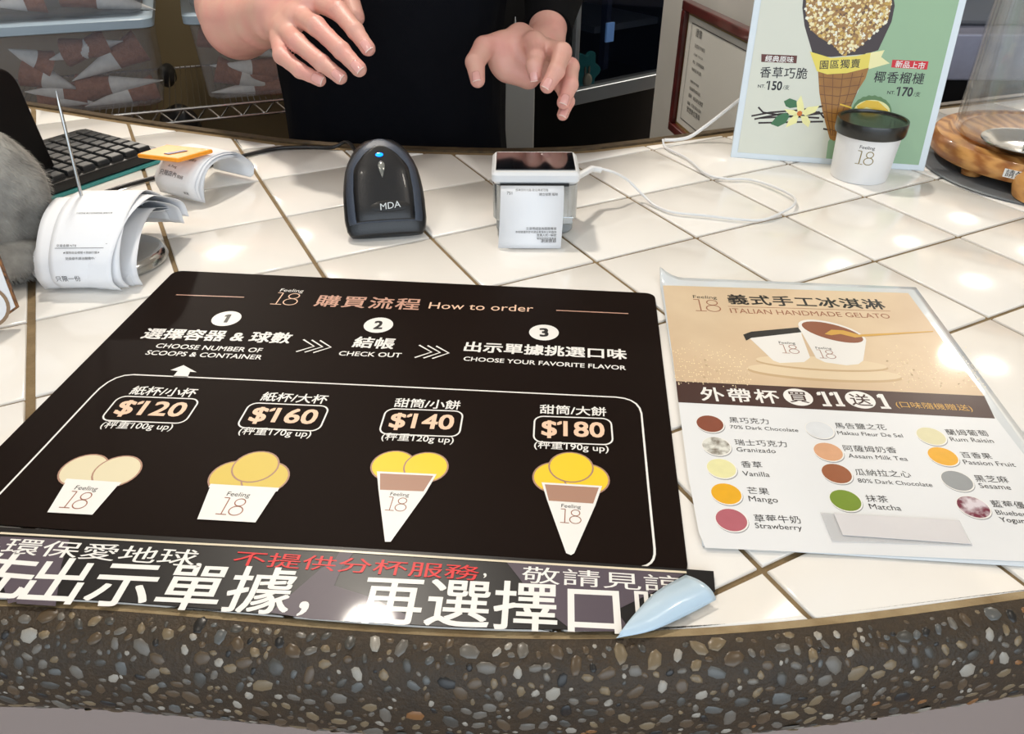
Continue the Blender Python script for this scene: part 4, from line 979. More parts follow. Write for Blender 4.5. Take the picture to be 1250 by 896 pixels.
# ------------------------------------------------------------------ grey plush
FURM = mat('fur_grey', (122, 120, 116), 0.95, noise=(60, (176, 174, 168), 0.25))
pc = bz(-18, 325, 0.04); pl_ = thing('plush_toy', 'grey furry plush standing at the left edge beside the receipts', 'toy', (pc[0], pc[1], 0))
def blob(c_, rx, ry, rz, n=24, m_=16, lump=0.05, seed=1):
    rq = random.Random(seed); ph = [rq.uniform(0, 6) for _ in range(6)]
    def fn(u, v):
        t = 2*math.pi*u; p = math.pi*(v-0.5); x, y, z = math.cos(p)*math.cos(t), math.cos(p)*math.sin(t), math.sin(p)
        k = 1+lump*(math.sin(5*x+ph[0])+math.sin(4*y+ph[1])+math.sin(6*z+ph[2]))/1.5
        return np.array(c_)+np.array([x*rx, y*ry, z*rz])*k
    return fn
P1 = np.array([pc[0]-0.036, pc[1]+0.085, 0.062])
mb = MB(); fn1 = blob(P1, 0.047, 0.040, 0.060, seed=2); mb.grid(fn1, 28, 18)
P2 = np.array([pc[0]-0.018, pc[1]+0.056, 0.018]); fn2 = blob(P2, 0.036, 0.026, 0.0165, seed=4); mb.grid(fn2, 24, 14)
mb.build('body', FURM, pl_, True, sharp=180)
mb = MB(); rq = random.Random(9)
for fn, c_, n in ((fn1, P1, 6500), (fn2, P2, 3000)):
    for _ in range(n):
        u, v = rq.random(), math.asin(rq.uniform(-1, 1))/math.pi+0.5; p = np.array(fn(u, v)); nrm_ = unit(p-c_); d = unit(nrm_*0.5+np.array([rq.uniform(-.5, .5)+0.35, rq.uniform(-.5, .5), -0.9])); L_ = rq.uniform(0.003, 0.007)
        sdv = unit(np.cross(d, nrm_)+1e-6)*0.0003; tip = p+d*L_; 
        if tip[2] < 0.0005: tip[2] = 0.0005
        mb.add([p+sdv, p-sdv, tip], [(0, 1, 2)])
fo = mb.build('fur', FURM, pl_); fo['kind'] = 'stuff'
# ------------------------------------------------------------------ hexagonal wooden plaque
hx = bz(-22, 408, 0.0); en = unit([1, 0.35, 0]); ub = unit([-0.25*0.35, 0.25, 1]); nfx = np.cross(en, ub)
if nfx[1] > 0: nfx = -nfx
pq = onplane(22, 376, hx, nfx)-hx; qx, qz = np.dot(pq, en), np.dot(pq, ub)
hexo = [(0, 0.0005), (qx, qz), (qx-0.006, qz+0.004+0.03), (-0.012, qz+0.075), (-0.055, qz+0.06), (-0.075, qz), (-0.05, 0.0005)]
hexo = [(0, 0.0005), (qx, qz), (qx-0.028, qz+0.072), (-0.045, qz+0.080), (-0.085, qz+0.01), (-0.06, 0.0005)]
hexo = []
for uv in ((-22, 408), (22, 376), (-12, 285), (-62, 262), (-100, 330), (-80, 402)):
    w_q = onplane(*uv, hx, nfx)-hx; hexo.append((np.dot(w_q, en), max(np.dot(w_q, ub)/np.dot(ub, ub), 0.0005)))
hp = thing('wooden_plaque', 'white faced angular wooden plaque with burnt edge at the left border', 'plaque', tuple(hx))
MB().prism([hx+en*p[0]+ub*p[1]-nfx*0.004 for p in hexo], nfx*0.004).build('board', mat('burnt_wood', (150, 96, 40), 0.6, noise=(300, (60, 36, 18), 0.15)), hp)
ch = np.mean(hexo, axis=0)
MB().prism([hx+en*(ch[0]+(p[0]-ch[0])*0.95)+ub*(ch[1]+(p[1]-ch[1])*0.95)+nfx*0.0001 for p in hexo], nfx*0.0006).build('white_face', mat('plaque_white', (224, 224, 226), 0.5), hp)
a_h = Sheet(hx+nfx*0.001, en, nfx, 0.0); 
cpx = a_h.L(-20, 374); a_h.disc(cpx, 0.0175, mat('ring_brown', (140, 112, 84), 0.6), 1, 'ring', local=True); a_h.disc(cpx, 0.0150, mat('plaque_white'), 2, 'ring', local=True); a_h.finish(hp)

# ------------------------------------------------------------------ glass cloche on wooden base (right edge)
WOOD = mat('oak', (186, 128, 66), 0.38, coat=0.25)
def wood_nodes(M, c1, c2, sc_=(1, 1, 1)):
    nt = M.node_tree; p = nt.nodes['Principled BSDF']; tc = nt.nodes.new('ShaderNodeTexCoord'); mp = nt.nodes.new('ShaderNodeMapping'); mp.inputs['Scale'].default_value = sc_
    wv_ = nt.nodes.new('ShaderNodeTexWave'); wv_.wave_type = 'BANDS'; wv_.inputs['Scale'].default_value = 22; wv_.inputs['Distortion'].default_value = 5; wv_.inputs['Detail'].default_value = 3; wv_.inputs['Detail Scale'].default_value = 2
    r_ = nt.nodes.new('ShaderNodeValToRGB'); r_.color_ramp.elements[0].color = (*s2l(c1), 1); r_.color_ramp.elements[1].color = (*s2l(c2), 1)
    L = nt.links.new; L(tc.outputs['Object'], mp.inputs['Vector']); L(mp.outputs[0], wv_.inputs['Vector']); L(wv_.outputs['Fac'], r_.inputs['Fac']); L(r_.outputs['Color'], p.inputs['Base Color'])
wood_nodes(WOOD, (150, 92, 42), (204, 150, 86), (1, 0.5, 2))
DC = bz(1290, 184, 0.012); rad = 0.118
c0 = np.array([DC[0], DC[1], 0.0]); c0 = np.array([0.613, 0.872, 0.0])
mat_o = MB().lathe(c0+[0.004, -0.010, 0.0006], [(0.130, 0), (0.1315, 0.001), (0.130, 0.0024)], 64).build('slate_mat', mat('slate', (120, 124, 128), 0.5, noise=(30, (80, 84, 88), 0.3)), None); tag(mat_o, 'round dark slate mat under the wooden cloche base', 'mat')
cl = thing('glass_cloche', 'tall clear glass cloche on a footed round wooden base', 'cloche', tuple(c0+[0, 0, 0.003]))
MB().lathe(c0, [(rad-0.012, 0.012), (rad-0.003, 0.014), (rad, 0.019), (rad, 0.029), (rad-0.004, 0.035), (rad-0.016, 0.037), (rad-0.022, 0.033), (0.0, 0.033)], 80, caps=(True, False)).build('wooden_base', WOOD, cl, True)
MB().lathe(c0, [(rad-0.030, 0.033), (rad-0.030, 0.037), (rad-0.034, 0.0385), (0.0, 0.0385)], 72, caps=(False, False)).build('inner_board', WOOD, cl, True)
for an in (200, 258, 320, 30, 100):
    fc = c0+np.array([math.cos(R(an))*(rad-0.020), math.sin(R(an))*(rad-0.020), 0.0])
    MB().lathe(fc, [(0.006, 0.0032), (0.0105, 0.005), (0.0115, 0.009), (0.009, 0.013)], 20).build('foot', WOOD, cl, True)
GLS = sheer('cloche_glass', (214, 226, 230), 0.07, 0.03)
MB().lathe(c0, [(rad-0.024, 0.0386), (rad-0.0235, 0.05), (rad-0.022, 0.16), (rad-0.024, 0.24), (rad-0.038, 0.30), (rad-0.07, 0.345), (0.02, 0.365), (0.0, 0.366)], 80, caps=(False, False)).build('glass_dome', GLS, cl, True, thick=0.003)
MB().lathe(c0, [(0.008, 0.366), (0.010, 0.374), (0.020, 0.385), (0.020, 0.395), (0.0, 0.403)], 32, caps=(True, False)).build('knob', GLS, cl, True)
dcn = bz(1252, 181, 0.040)
dsh = thing('metal_dish', 'shallow shiny metal dish on the wooden board inside the cloche', 'dish', (dcn[0], dcn[1], 0.0387))
MB().lathe((dcn[0], dcn[1], 0.0388), [(0.020, 0), (0.030, 0.001), (0.040, 0.008), (0.046, 0.0095), (0.0465, 0.0085), (0.041, 0.0065), (0.030, -0.0000), (0.0, 0.0008)], 48, caps=(True, False)).build('bowl', ST, dsh, True)
tg = MB(); tg.lathe((dcn[0]+0.006, dcn[1]-0.004, 0.0400), [(0.010, 0), (0.012, 0.010), (0.010, 0.016), (0.0, 0.018)], 20, caps=(True, False))
o = tg.build('crystal_piece', mat('crystal', (220, 222, 214), 0.1, coat=1.0), None, True); tag(o, 'small pale glinting piece sitting in the metal dish', 'ornament')
# sticker on the rim
an0 = math.atan2(bz(1240, 220, 0.02)[1]-c0[1], bz(1240, 220, 0.02)[0]-c0[0])
def rimp(x, z, off): t = an0+x/rad; return (c0[0]+(rad+off)*math.cos(t), c0[1]+(rad+off)*math.sin(t), z)
mb = MB()
mb.add([rimp(-0.014+0.040*k/8, z, 0.0004) for k in range(9) for z in (0.0195, 0.0285)], [(2*k, 2*k+2, 2*k+3, 2*k+1) for k in range(8)])
stk = mb.build('rim_sticker', mat('sticker_white', (235, 235, 232), 0.4), cl, thick=0.0002); stk['label'] = 'white sticker with black characters'
v, f = glyphs('請勿敲打', 0.0); mn, mx = v.min(0), v.max(0); k = 0.036/(mx[0]-mn[0])
MB().add([rimp(-0.012+(p[0]-mn[0])*k, 0.0205+(p[1]-mn[1])*k*0.95, 0.0008) for p in v], f).build('sticker_lettering', BLK, stk)
# second wooden knob-like thing at the frame's edge
wc = bz(1284, 262); wk = thing('wooden_block', 'rounded orange wooden block in front of the cloche at right border', 'block', (wc[0], wc[1]+0.03, 0))
MB().lathe((wc[0]+0.012, wc[1]+0.033, 0.0), [(0.026, 0.0005), (0.033, 0.004), (0.036, 0.014), (0.035, 0.024), (0.028, 0.032), (0.0, 0.034)], 40, caps=(True, False)).build('block', WOOD, wk, True)

# ------------------------------------------------------------------ back of the shop: partition, certificate, window cabinet, steel machine
cBL = by(826, 150, 1.35); e = unit([0.029, -0.163, 0]); nl = np.array([e[1], -e[0], 0])
if nl[0] > 0: nl = -nl            # faces left / towards the clerk
PANEL = mat('partition_grey', (196, 194, 188), 0.55, noise=(6, (182, 180, 174), 0.3))
back = cBL-e*0.16-nl*0.012; L_ = 0.16+0.275
mb = MB(); mb.box((back[0], back[1], -0.95), e*L_, -nl*0.03, (0, 0, 2.0)); struct(mb.build('trim_1', PANEL))
def cpl(u, v): return onplane(u, v, cBL, nl)
ct = thing('framed_certificate', 'white certificate in a dark red wooden frame on the grey partition', 'certificate', tuple(cBL))
x1 = np.dot(cpl(852, 0)-cBL, -e)*-1
zt = cpl(850, 2)[2]; zb = cBL[2]-0.010; Wc = 0.275; 
RW_ = mat('frame_red', (92, 26, 24), 0.3, coat=0.5, noise=(40, (60, 18, 18), 0.2)); GO = mat('gilt', (150, 126, 70), 0.35, 0.6)
def fr(mb, s0, s1, z0, z1, d): mb.box(np.array([cBL[0], cBL[1], 0])+e*s0+np.array([0, 0, z0]), e*(s1-s0), nl*d, (0, 0, z1-z0))
bw = 0.014
for nm, a4 in (('frame_rail', (0, Wc, zb, zb+bw)), ('frame_rail', (0, Wc, zt-bw, zt)), ('frame_stile', (0, bw, zb+bw, zt-bw)), ('frame_stile', (Wc-bw, Wc, zb+bw, zt-bw))):
    mb = MB(); fr(mb, *a4, 0.016); mb.build(nm, RW_, ct, bevel=0.002)
mb = MB(); fr(mb, bw, Wc-bw, zb+bw, zt-bw, 0.008); mb.build('gilt_fillet', GO, ct)
mb = MB(); fr(mb, bw+0.005, Wc-bw-0.005, zb+bw+0.005, zt-bw-0.005, 0.0085); mb.build('paper', mat('cert_paper', (206, 204, 196), 0.5), ct)
cs2 = Sheet(np.array([cBL[0], cBL[1], 0])+nl*0.0088, e, nl, 0.0003)
x0_, x1_, z0_, z1_ = bw+0.022, Wc-bw-0.018, zb+bw+0.016, zt-bw-0.014
cs2.line([(x0_, z0_), (x1_, z0_), (x1_, z1_), (x0_, z1_)], 0.0014, TX, 1, 'lettering', True, True)
rl = random.Random(4)
def ctext(s_, xa, xb, z_):
    v, f = glyphs(s_, 0.0); mn, mx = v.min(0), v.max(0); k = (xb-xa)/(mx[0]-mn[0]); mb_, i_ = cs2.layer('lettering', TX)
    mb_.add([cs2.W((xa+(p[0]-mn[0])*k, z_+(p[1]-mn[1])*k), 0.0002) for p in v], f, i_)
ctext('證書', x0_+0.02, x0_+0.045, z1_-0.016)
for k in range(12):
    zz = z1_-0.032-0.0118*k-(0.006 if k > 3 else 0)
    if zz < z0_+0.006: break
    ctext(['茲證明下列產品', '公司名稱：巧克力工坊', '地址：南投縣埔里鎮', '檢驗項目與結果', '經審查合格特頒此證', '有效期限自即日起', '標準：食品安全管理', '範圍：巧克力與冰淇淋', '發證單位簽章', '中華民國', '證書編號', '年月日'][k], x0_+0.022, x0_+0.022+rl.uniform(0.035, 0.065), zz)
cs2.finish(ct)
# window cabinet
BLKM = mat('cabinet_black', (12, 13, 15), 0.35); SIL = mat('aluminium', (178, 184, 188), 0.35, 0.7); 
w0 = bz(697, 130, -0.2); w1 = bz(797, 108, -0.2); e, nn = vplane(w0, w1); bkd = nn if nn[1] > 0 else -nn; fwd = -bkd
def wpl(u, v): return onplane(u, v, w0, nn)
wl = np.linalg.norm((w1-w0)[:2])
cab = thing('display_cabinet', 'black cabinet with aluminium framed glass window behind the clerk', 'cabinet', (w0[0], w0[1], -0.95))
lx = np.dot(wpl(600, 150)-w0, e)
bx_ = lambda mb, s0, s1, z0, z1, d0, d1: mb.box(np.array([w0[0], w0[1], 0])+e*s0+bkd*d0+np.array([0, 0, z0]), e*(s1-s0), bkd*(d1-d0), (0, 0, z1-z0))
wz0 = wpl(697, 128)[2]; sillh = wpl(697, 110)[2]; sR = wl+0.14
mb = MB(); bx_(mb, lx+0.02, sR, -0.95, wz0-0.0, 0.004, 0.45); mb.build('lower_body', BLKM, cab)
mb = MB(); bx_(mb, lx+0.02, -0.0, wz0, 0.75, 0.004, 0.45); mb.build('side_body', BLKM, cab)
mb = MB(); bx_(mb, 0, sR, wz0, 0.75, 0.43, 0.45); bx_(mb, 0, sR, 0.55, 0.75, 0.004, 0.43); mb.build('inner_back', mat('cab_inner', (18, 22, 30), 0.3), cab)
mb = MB(); bx_(mb, sR-0.02, sR, wz0, 0.75, 0.006, 0.43); mb.build('inner_side', mat('cab_inner'), cab)
mb = MB(); bx_(mb, 0.002, sR, wz0, sillh, -0.012, 0.03); mb.build('bottom_rail', SIL, cab, bevel=0.003)
mb = MB(); bx_(mb, -0.002, 0.010, sillh, 0.55, -0.010, 0.02); mb.build('frame_post', SIL, cab, bevel=0.002)
mb = MB(); bx_(mb, 0.010, sR, sillh, 0.55, 0.006, 0.009); mb.build('window_pane', sheer('cabinet_glass', (16, 22, 34), 0.30, 0.04, 0.2), cab)
mb = MB(); bx_(mb, 0.17, sR, sillh+0.085, sillh+0.10, 0.12, 0.40); mb.build('shelf_board', mat('shelf_steel', (120, 132, 150), 0.3, 0.5), cab)
mb = MB(); bx_(mb, 0.19, 0.205, sillh, 0.5, 0.10, 0.12); mb.build('inner_post', mat('inner_navy', (40, 52, 84), 0.4), cab)
q = wpl(745, 40); mb = MB(); s_ = np.dot(q-w0, e); bx_(mb, s_-0.011, s_+0.012, wpl(745, 51)[2], wpl(745, 28)[2], -0.0002, 0.0055)
tg_ = mb.build('glass_notice', mat('notice_blue', (104, 150, 214), 0.5)); tag(tg_, 'small blue notice stuck on the cabinet window', 'notice')
# teal flower-shaped cushion on the sill inside the window
fc = wpl(720, 90); fl = thing('flower_ornament', 'teal flower shaped ornament with small rabbit behind the cabinet window', 'ornament', tuple(fc+bkd*0.04))
TEAL = mat('teal', (48, 150, 156), 0.7)
q = [fc+bkd*0.012+e*(0.040*(1+0.16*math.cos(6*t))*math.cos(t))+np.array([0, 0, 0.044*(1+0.16*math.cos(6*t))*math.sin(t)]) for t in [2*math.pi*k/48 for k in range(48)]]
MB().prism(q, bkd*0.014).build('flower', TEAL, fl, bevel=0.003)
rb = fc+bkd*0.010+np.array([0, 0, -0.016])
mb = MB(); mb.grid(blob(rb, 0.013, 0.008, 0.016, lump=0), 14, 10); mb.build('rabbit_body', mat('rabbit_grey', (98, 96, 84), 0.8), fl, True)
for sgn in (-1, 1):
    mb = MB(); mb.grid(blob(rb+e*0.006*sgn+np.array([0, 0, 0.020]), 0.0030, 0.0025, 0.012, lump=0), 10, 8); mb.build('ear', mat('rabbit_grey'), fl, True)
# grey post in front of the cabinet
q0 = by(613, 150, 1.50); q1 = by(652, 150, 1.50)
mb = MB(); mb.box((q0[0], 1.50, -0.95), (q1[0]-q0[0], 0, 0), (0, 0.05, 0), (0, 0, 0.95+by(630, 106, 1.5)[2]+0.02)); o = mb.build('grey_post', mat('post_grey', (168, 168, 164), 0.45), None, bevel=0.003); tag(o, 'light grey upright post between clerk and black cabinet', 'post')
q0 = by(629, 29, 1.50)
o = MB().tube([q0+[0, 0, -0.08], q0+[0, 0, -0.01], q0+[0, 0, 0.012]], [0.0035, 0.0035, 0.001], 10).build('silver_rod', ST, None, True); tag(o, 'thin silver rod tip showing above the right hand', 'rod')
# steel and black machine behind the cloche
mh = thing('steel_machine', 'black machine with brushed steel band behind the glass cloche', 'machine', (0.85, 1.6, -0.95))
zz1 = by(1200, 97, 1.5)[2]; zz2 = by(1200, 40, 1.5)[2]
mb = MB(); mb.box((0.62, 1.50, -0.95), (0.9, 0, 0), (0, 0.5, 0), (0, 0, zz1+0.95)); mb.build('lower_body', BLKM, mh)
mb = MB(); mb.box((0.61, 1.49, zz1), (0.92, 0, 0), (0, 0.52, 0), (0, 0, zz2-zz1)); mb.build('steel_band', mat('brushed_steel', (168, 170, 190), 0.4, 0.3, noise=(30, (150, 152, 172), 0.3)), mh, bevel=0.004)
mb = MB(); mb.box((0.66, 1.56, zz2), (0.85, 0, 0), (0, 0.4, 0), (0, 0, 0.16)); mb.build('upper_hood', mat('hood_grey', (120, 122, 126), 0.35, 0.4), mh, bevel=0.01)
mb = MB(); mb.box((0.70, 1.545, zz2+0.012), (0.20, 0, 0.05), (0, 0.012, 0), (0, 0, 0.012)); mb.build('hood_bar', SIL, mh, bevel=0.002)

# ------------------------------------------------------------------ wire shelf with bins of cones (left)
r0 = bz(130, 142, -0.12); r1 = bz(345, 122, -0.12); e, nn = vplane(r0, r1); bkd = nn if nn[1] > 0 else -nn
CHR = mat('chrome_wire', (200, 200, 200), 0.2, 1.0)
shf = thing('wire_shelf', 'chrome wire shelving rack holding the plastic bins of cones', 'shelf', (r0[0], r0[1], -0.95))
def sp_(s_, d_, z_): return np.array([r0[0], r0[1], 0])+e*s_+bkd*d_+np.array([0, 0, z_])
s0, s1 = -0.50, 0.62; zs = -0.12
MB().tube([sp_(s0, 0, zs), sp_(s1, 0, zs)], 0.003, 8).build('front_rail', CHR, shf, True)
MB().tube([sp_(s0, 0, zs-0.024), sp_(s1, 0, zs-0.024)], 0.003, 8).build('lower_rail', CHR, shf, True)
MB().tube([sp_(s0, 0.36, zs), sp_(s1, 0.36, zs)], 0.003, 8).build('rear_rail', CHR, shf, True)
x = s0
k = 0
while x < s1:
    MB().tube([sp_(x, 0.001, zs-0.024 if k % 2 == 0 else zs), sp_(x+0.022, 0.001, zs if k % 2 == 0 else zs-0.024)], 0.0018, 6).build('truss_wire', CHR, shf, True)
    x += 0.022; k += 1
x = s0+0.005; me = None
while x < s1:
    if me is None:
        MBt = MB().tube([sp_(x, 0, zs+0.0035), sp_(x, 0.36, zs+0.0035)], 0.0011, 5); o = MBt.build('deck_wire', CHR, shf, True); me = o.data; xb = x
    else:
        o = bpy.data.objects.new('deck_wire', me); col.objects.link(o); o.parent = shf; o.location = e*(x-xb)
    x += 0.0115
for s_, d_ in ((s0, 0), (s1, 0), (s0, 0.36), (s1, 0.36)):
    MB().tube([sp_(s_, d_, -0.95), sp_(s_, d_, 0.62)], 0.0125, 14).build('upright', CHR, shf, True)
BINP = sheer('bin_plastic', (182, 184, 192), 0.20, 0.25); LIDP = mat('bin_lid', (156, 172, 184), 0.3, coat=0.3, bump=(20, 0.2))
def sval(u, v): return np.dot(onplane(u, v, r0, nn)-r0, e)
def zval(u, v): return onplane(u, v, r0, nn)[2]
zb_ = zs+0.006
zl = zval(200, 32); zl2 = zval(198, 15)
def bin_(sr, wd, zb0, zt0, label, dp=0.30, d0=0.012):
    t = thing('storage_bin', label, 'bin', tuple(sp_(sr-wd/2, d0+dp/2, zb0)))
    tp_ = 0.010
    def ring(z_, ins):
        q = []; r = 0.022
        for cx_, cy_, t0 in ((wd-r-ins, dp-r-ins, 0), (r+ins, dp-r-ins, 90), (r+ins, r+ins, 180), (wd-r-ins, r+ins, 270)):
            for k in range(5): tt_ = R(t0+22.5*k); q.append(sp_(sr-wd+cx_+r*math.cos(tt_), d0+cy_+r*math.sin(tt_), z_))
        return q
    MB().rings([ring(zb0, tp_+0.006), ring(zb0+0.006, tp_), ring(zt0, 0.002)], 0, (True, False)).build('tub', BINP, t, True)
    MB().rings([ring(zt0-0.012, -0.004), ring(zt0-0.010, -0.007), ring(zt0+0.004, -0.007), ring(zt0+0.008, -0.003), ring(zt0+0.009, 0.008)], 0).build('lid', LIDP, t, True)
    return t
sA = sval(206, 126); sB = sval(249, 122); zt_ = zval(196, 26)
bin_(sA, 0.40, zb_, zt_, 'large translucent bin of wrapped cones on the shelf at left')
bin_(sB+0.36, 0.36, zb_, zt_, 'translucent bin of wrapped cones partly hidden behind the forearm')
bin_(sA+0.002, 0.40, zt_+0.0125, zt_+0.17, 'upper translucent bin of cones stacked on the left bin')
bin_(sB+0.362, 0.36, zt_+0.0125, zt_+0.17, 'upper bin with lilac contents stacked behind the raised forearm')
# cones: paper sleeve + wafer
SLV = mat('sleeve_paper', (226, 224, 220), 0.6, noise=(90, (206, 204, 202), 0.2)); WFR = mat('wafer', (160, 108, 82), 0.8, bump=(260, 0.8), noise=(120, (130, 82, 60), 0.25))
SLs = mat('sleeve_print', (120, 116, 116), 0.6)
nco = 0
def wafer_cone(tip, open_, r, grp, lab):
    global nco; nco += 1
    tip = np.array(tip); open_ = np.array(open_); L_ = np.linalg.norm(open_-tip); d = (open_-tip)/L_
    t = thing('wrapped_cone', lab, 'cone', tuple((tip+open_)/2), 'wrapped cones inside '+grp)
    MB().lathe(tip, [(0.0006, 0), (r*0.66, L_*0.62)], 20, caps=(True, False), axis=d).build('paper_sleeve', SLV, t, True, sharp=80)
    MB().lathe(tip, [(r*0.60, L_*0.58), (r*0.80, L_*0.80), (r*0.97, L_*0.97), (r, L_), (r*0.86, L_*0.98), (r*0.3, L_*0.75)], 20, caps=(False, False), axis=d).build('wafer', WFR, t, True)
CL1 = ['large one tipped down left', 'pointing right to the bin edge', 'low one with its tip under the others', 'pointing right just above the spike tip', 'high one near the middle', 'lowest beside the spike needle', 'high one pointing right', 'leftmost beside the register screen', 'bottom one under the pointing cones']
CL2 = ['lying flat right under the forearm', 'pointing down right', 'lowest with its tip down left', 'highest at the bin edge', 'low one lying nearly flat', 'mostly hidden behind the fingers']
CL3 = ['with its tip pointing right near the corner', 'with its tip at the right edge', 'lying flat at the far left', 'topmost in the middle']
def cpx_(u, v, d_): 
    o_ = r0+bkd*d_; return onplane(u, v, o_, nn)
for u0, v0, u1, v1, r in [(88, 99, 172, 55, 0.030), (199, 98, 98, 108, 0.027), (104, 130, 190, 106, 0.024), (96, 109, 30, 86, 0.030), (58, 74, 130, 52, 0.026), (30, 112, 104, 114, 0.025), (150, 50, 80, 64, 0.026), (10, 60, 60, 80, 0.028), (118, 126, 50, 118, 0.022)]:
    wafer_cone(cpx_(u0, v0, 0.065 if v0 < 130 else 0.06), cpx_(u1, v1, 0.085), r, 'the large left bin', 'sleeved cone in the large left bin, '+CL1.pop(0))
for u0, v0, u1, v1, r in [(256, 80, 336, 84, 0.024), (342, 110, 264, 84, 0.027), (258, 113, 340, 103, 0.021), (300, 60, 244, 40, 0.028), (262, 98, 330, 92, 0.02), (345, 70, 280, 50, 0.026)]:
    wafer_cone(cpx_(u0, v0, 0.065), cpx_(u1, v1, 0.08), r, 'the bin behind the forearm', 'sleeved cone in the bin behind the forearm, '+CL2.pop(0))
for u0, v0, u1, v1, r in [(56, 14, -20, -20, 0.032), (190, 18, 76, -4, 0.032), (-10, 14, 50, 6, 0.028), (110, -10, 30, -20, 0.03)]:
    wafer_cone(cpx_(u0, v0-6, 0.07), cpx_(u1, v1-10, 0.09), r, 'the upper left bin', 'sleeved cone in the upper left bin, '+CL3.pop(0))
lil = MB(); lil.grid(blob(cpx_(290, -12, 0.14), 0.06, 0.045, 0.030, lump=0.12), 24, 16)
o = lil.build('lilac_bag', mat('lilac_plastic', (172, 160, 226), 0.35, coat=0.4, bump=(30, 0.8)), None, True); tag(o, 'crumpled lilac plastic bag inside the upper bin behind the forearm', 'bag')
# brown carton behind the bins and a black pouch below
mb = MB(); mb.box(sp_(-0.35, 0.42, -0.95), e*0.80, bkd*0.25, (0, 0, 1.5)); o = mb.build('tan_cupboard', mat('cupboard_tan', (112, 98, 68), 0.55, noise=(5, (108, 92, 62), 0.3))); tag(o, 'olive tan cupboard side behind the wire shelf', 'cupboard')
for (u, v, d_, rx, rz, lb_) in ((204, 92, 0.30, 0.018, 0.026, 'black pouch standing on the wire shelf between the two bins'), (222, 158, 0.30, 0.05, 0.06, 'black rounded bag below the wire shelf')):
    c_ = cpx_(u, v, d_); mb = MB(); mb.grid(blob(c_, rx, 0.03, rz, lump=0.04), 20, 14); o = mb.build('black_pouch', mat('pouch_black', (14, 14, 15), 0.4), None, True); tag(o, lb_, 'pouch')

# ------------------------------------------------------------------ the clerk
def surface_nets(F3, origin, h):
    """smooth closed surface where F3 crosses zero (negative inside)"""
    s = F3 < 0; nx, ny, nz = F3.shape
    acc = np.zeros((nx-1, ny-1, nz-1, 3)); cn = np.zeros((nx-1, ny-1, nz-1))
    def sl(a_, o_): return a_[o_[0]:nx-1+o_[0], o_[1]:ny-1+o_[1], o_[2]:nz-1+o_[2]]
    C8 = [(i, j, k) for i in (0, 1) for j in (0, 1) for k in (0, 1)]
    for a_ in C8:
        for d_ in range(3):
            if a_[d_] == 0:
                b_ = list(a_); b_[d_] = 1; fa, fb = sl(F3, a_), sl(F3, b_); m_ = (fa < 0) != (fb < 0)
                with np.errstate(all='ignore'): t_ = np.where(m_, fa/(fa-fb), 0)
                for c_ in range(3): acc[..., c_] += np.where(m_, a_[c_]+(t_ if c_ == d_ else 0), 0)
                cn += m_
    act = cn > 0; idx = -np.ones(cn.shape, int); idx[act] = np.arange(act.sum())
    pos = (np.stack(np.nonzero(act), 1)+acc[act]/cn[act][:, None])*h+origin
    faces = []
    for d_ in range(3):
        o1, o2 = [(1, 2), (2, 0), (0, 1)][d_]
        a_ = s.take(range(0, s.shape[d_]-1), d_); b_ = s.take(range(1, s.shape[d_]), d_); m_ = a_ != b_
        ii = np.stack(np.nonzero(m_), 1); ii = ii[(ii[:, o1] > 0) & (ii[:, o2] > 0) & (ii[:, o1] < idx.shape[o1]) & (ii[:, o2] < idx.shape[o2])]
        u1 = np.zeros(3, int); u1[o1] = 1; u2 = np.zeros(3, int); u2[o2] = 1
        q = np.stack([idx[tuple((ii-u1-u2).T)], idx[tuple((ii-u2).T)], idx[tuple(ii.T)], idx[tuple((ii-u1).T)]], 1)
        fl_ = ~a_[tuple(ii.T)]; q[fl_] = q[fl_][:, ::-1]
        faces += [tuple(r_) for r_ in q if (r_ >= 0).all()]
    return pos, faces
def seg(P, a_, b_, ra, rb):
    ab = b_-a_; t_ = np.clip(((P-a_)@ab)/max(ab@ab, 1e-12), 0, 1)
    return np.linalg.norm(P-a_-t_[..., None]*ab, axis=-1)-(ra+(rb-ra)*t_)
def smin(a_, b_, k): h_ = np.clip(0.5+0.5*(b_-a_)/k, 0, 1); return b_*(1-h_)+a_*h_-k*h_*(1-h_)
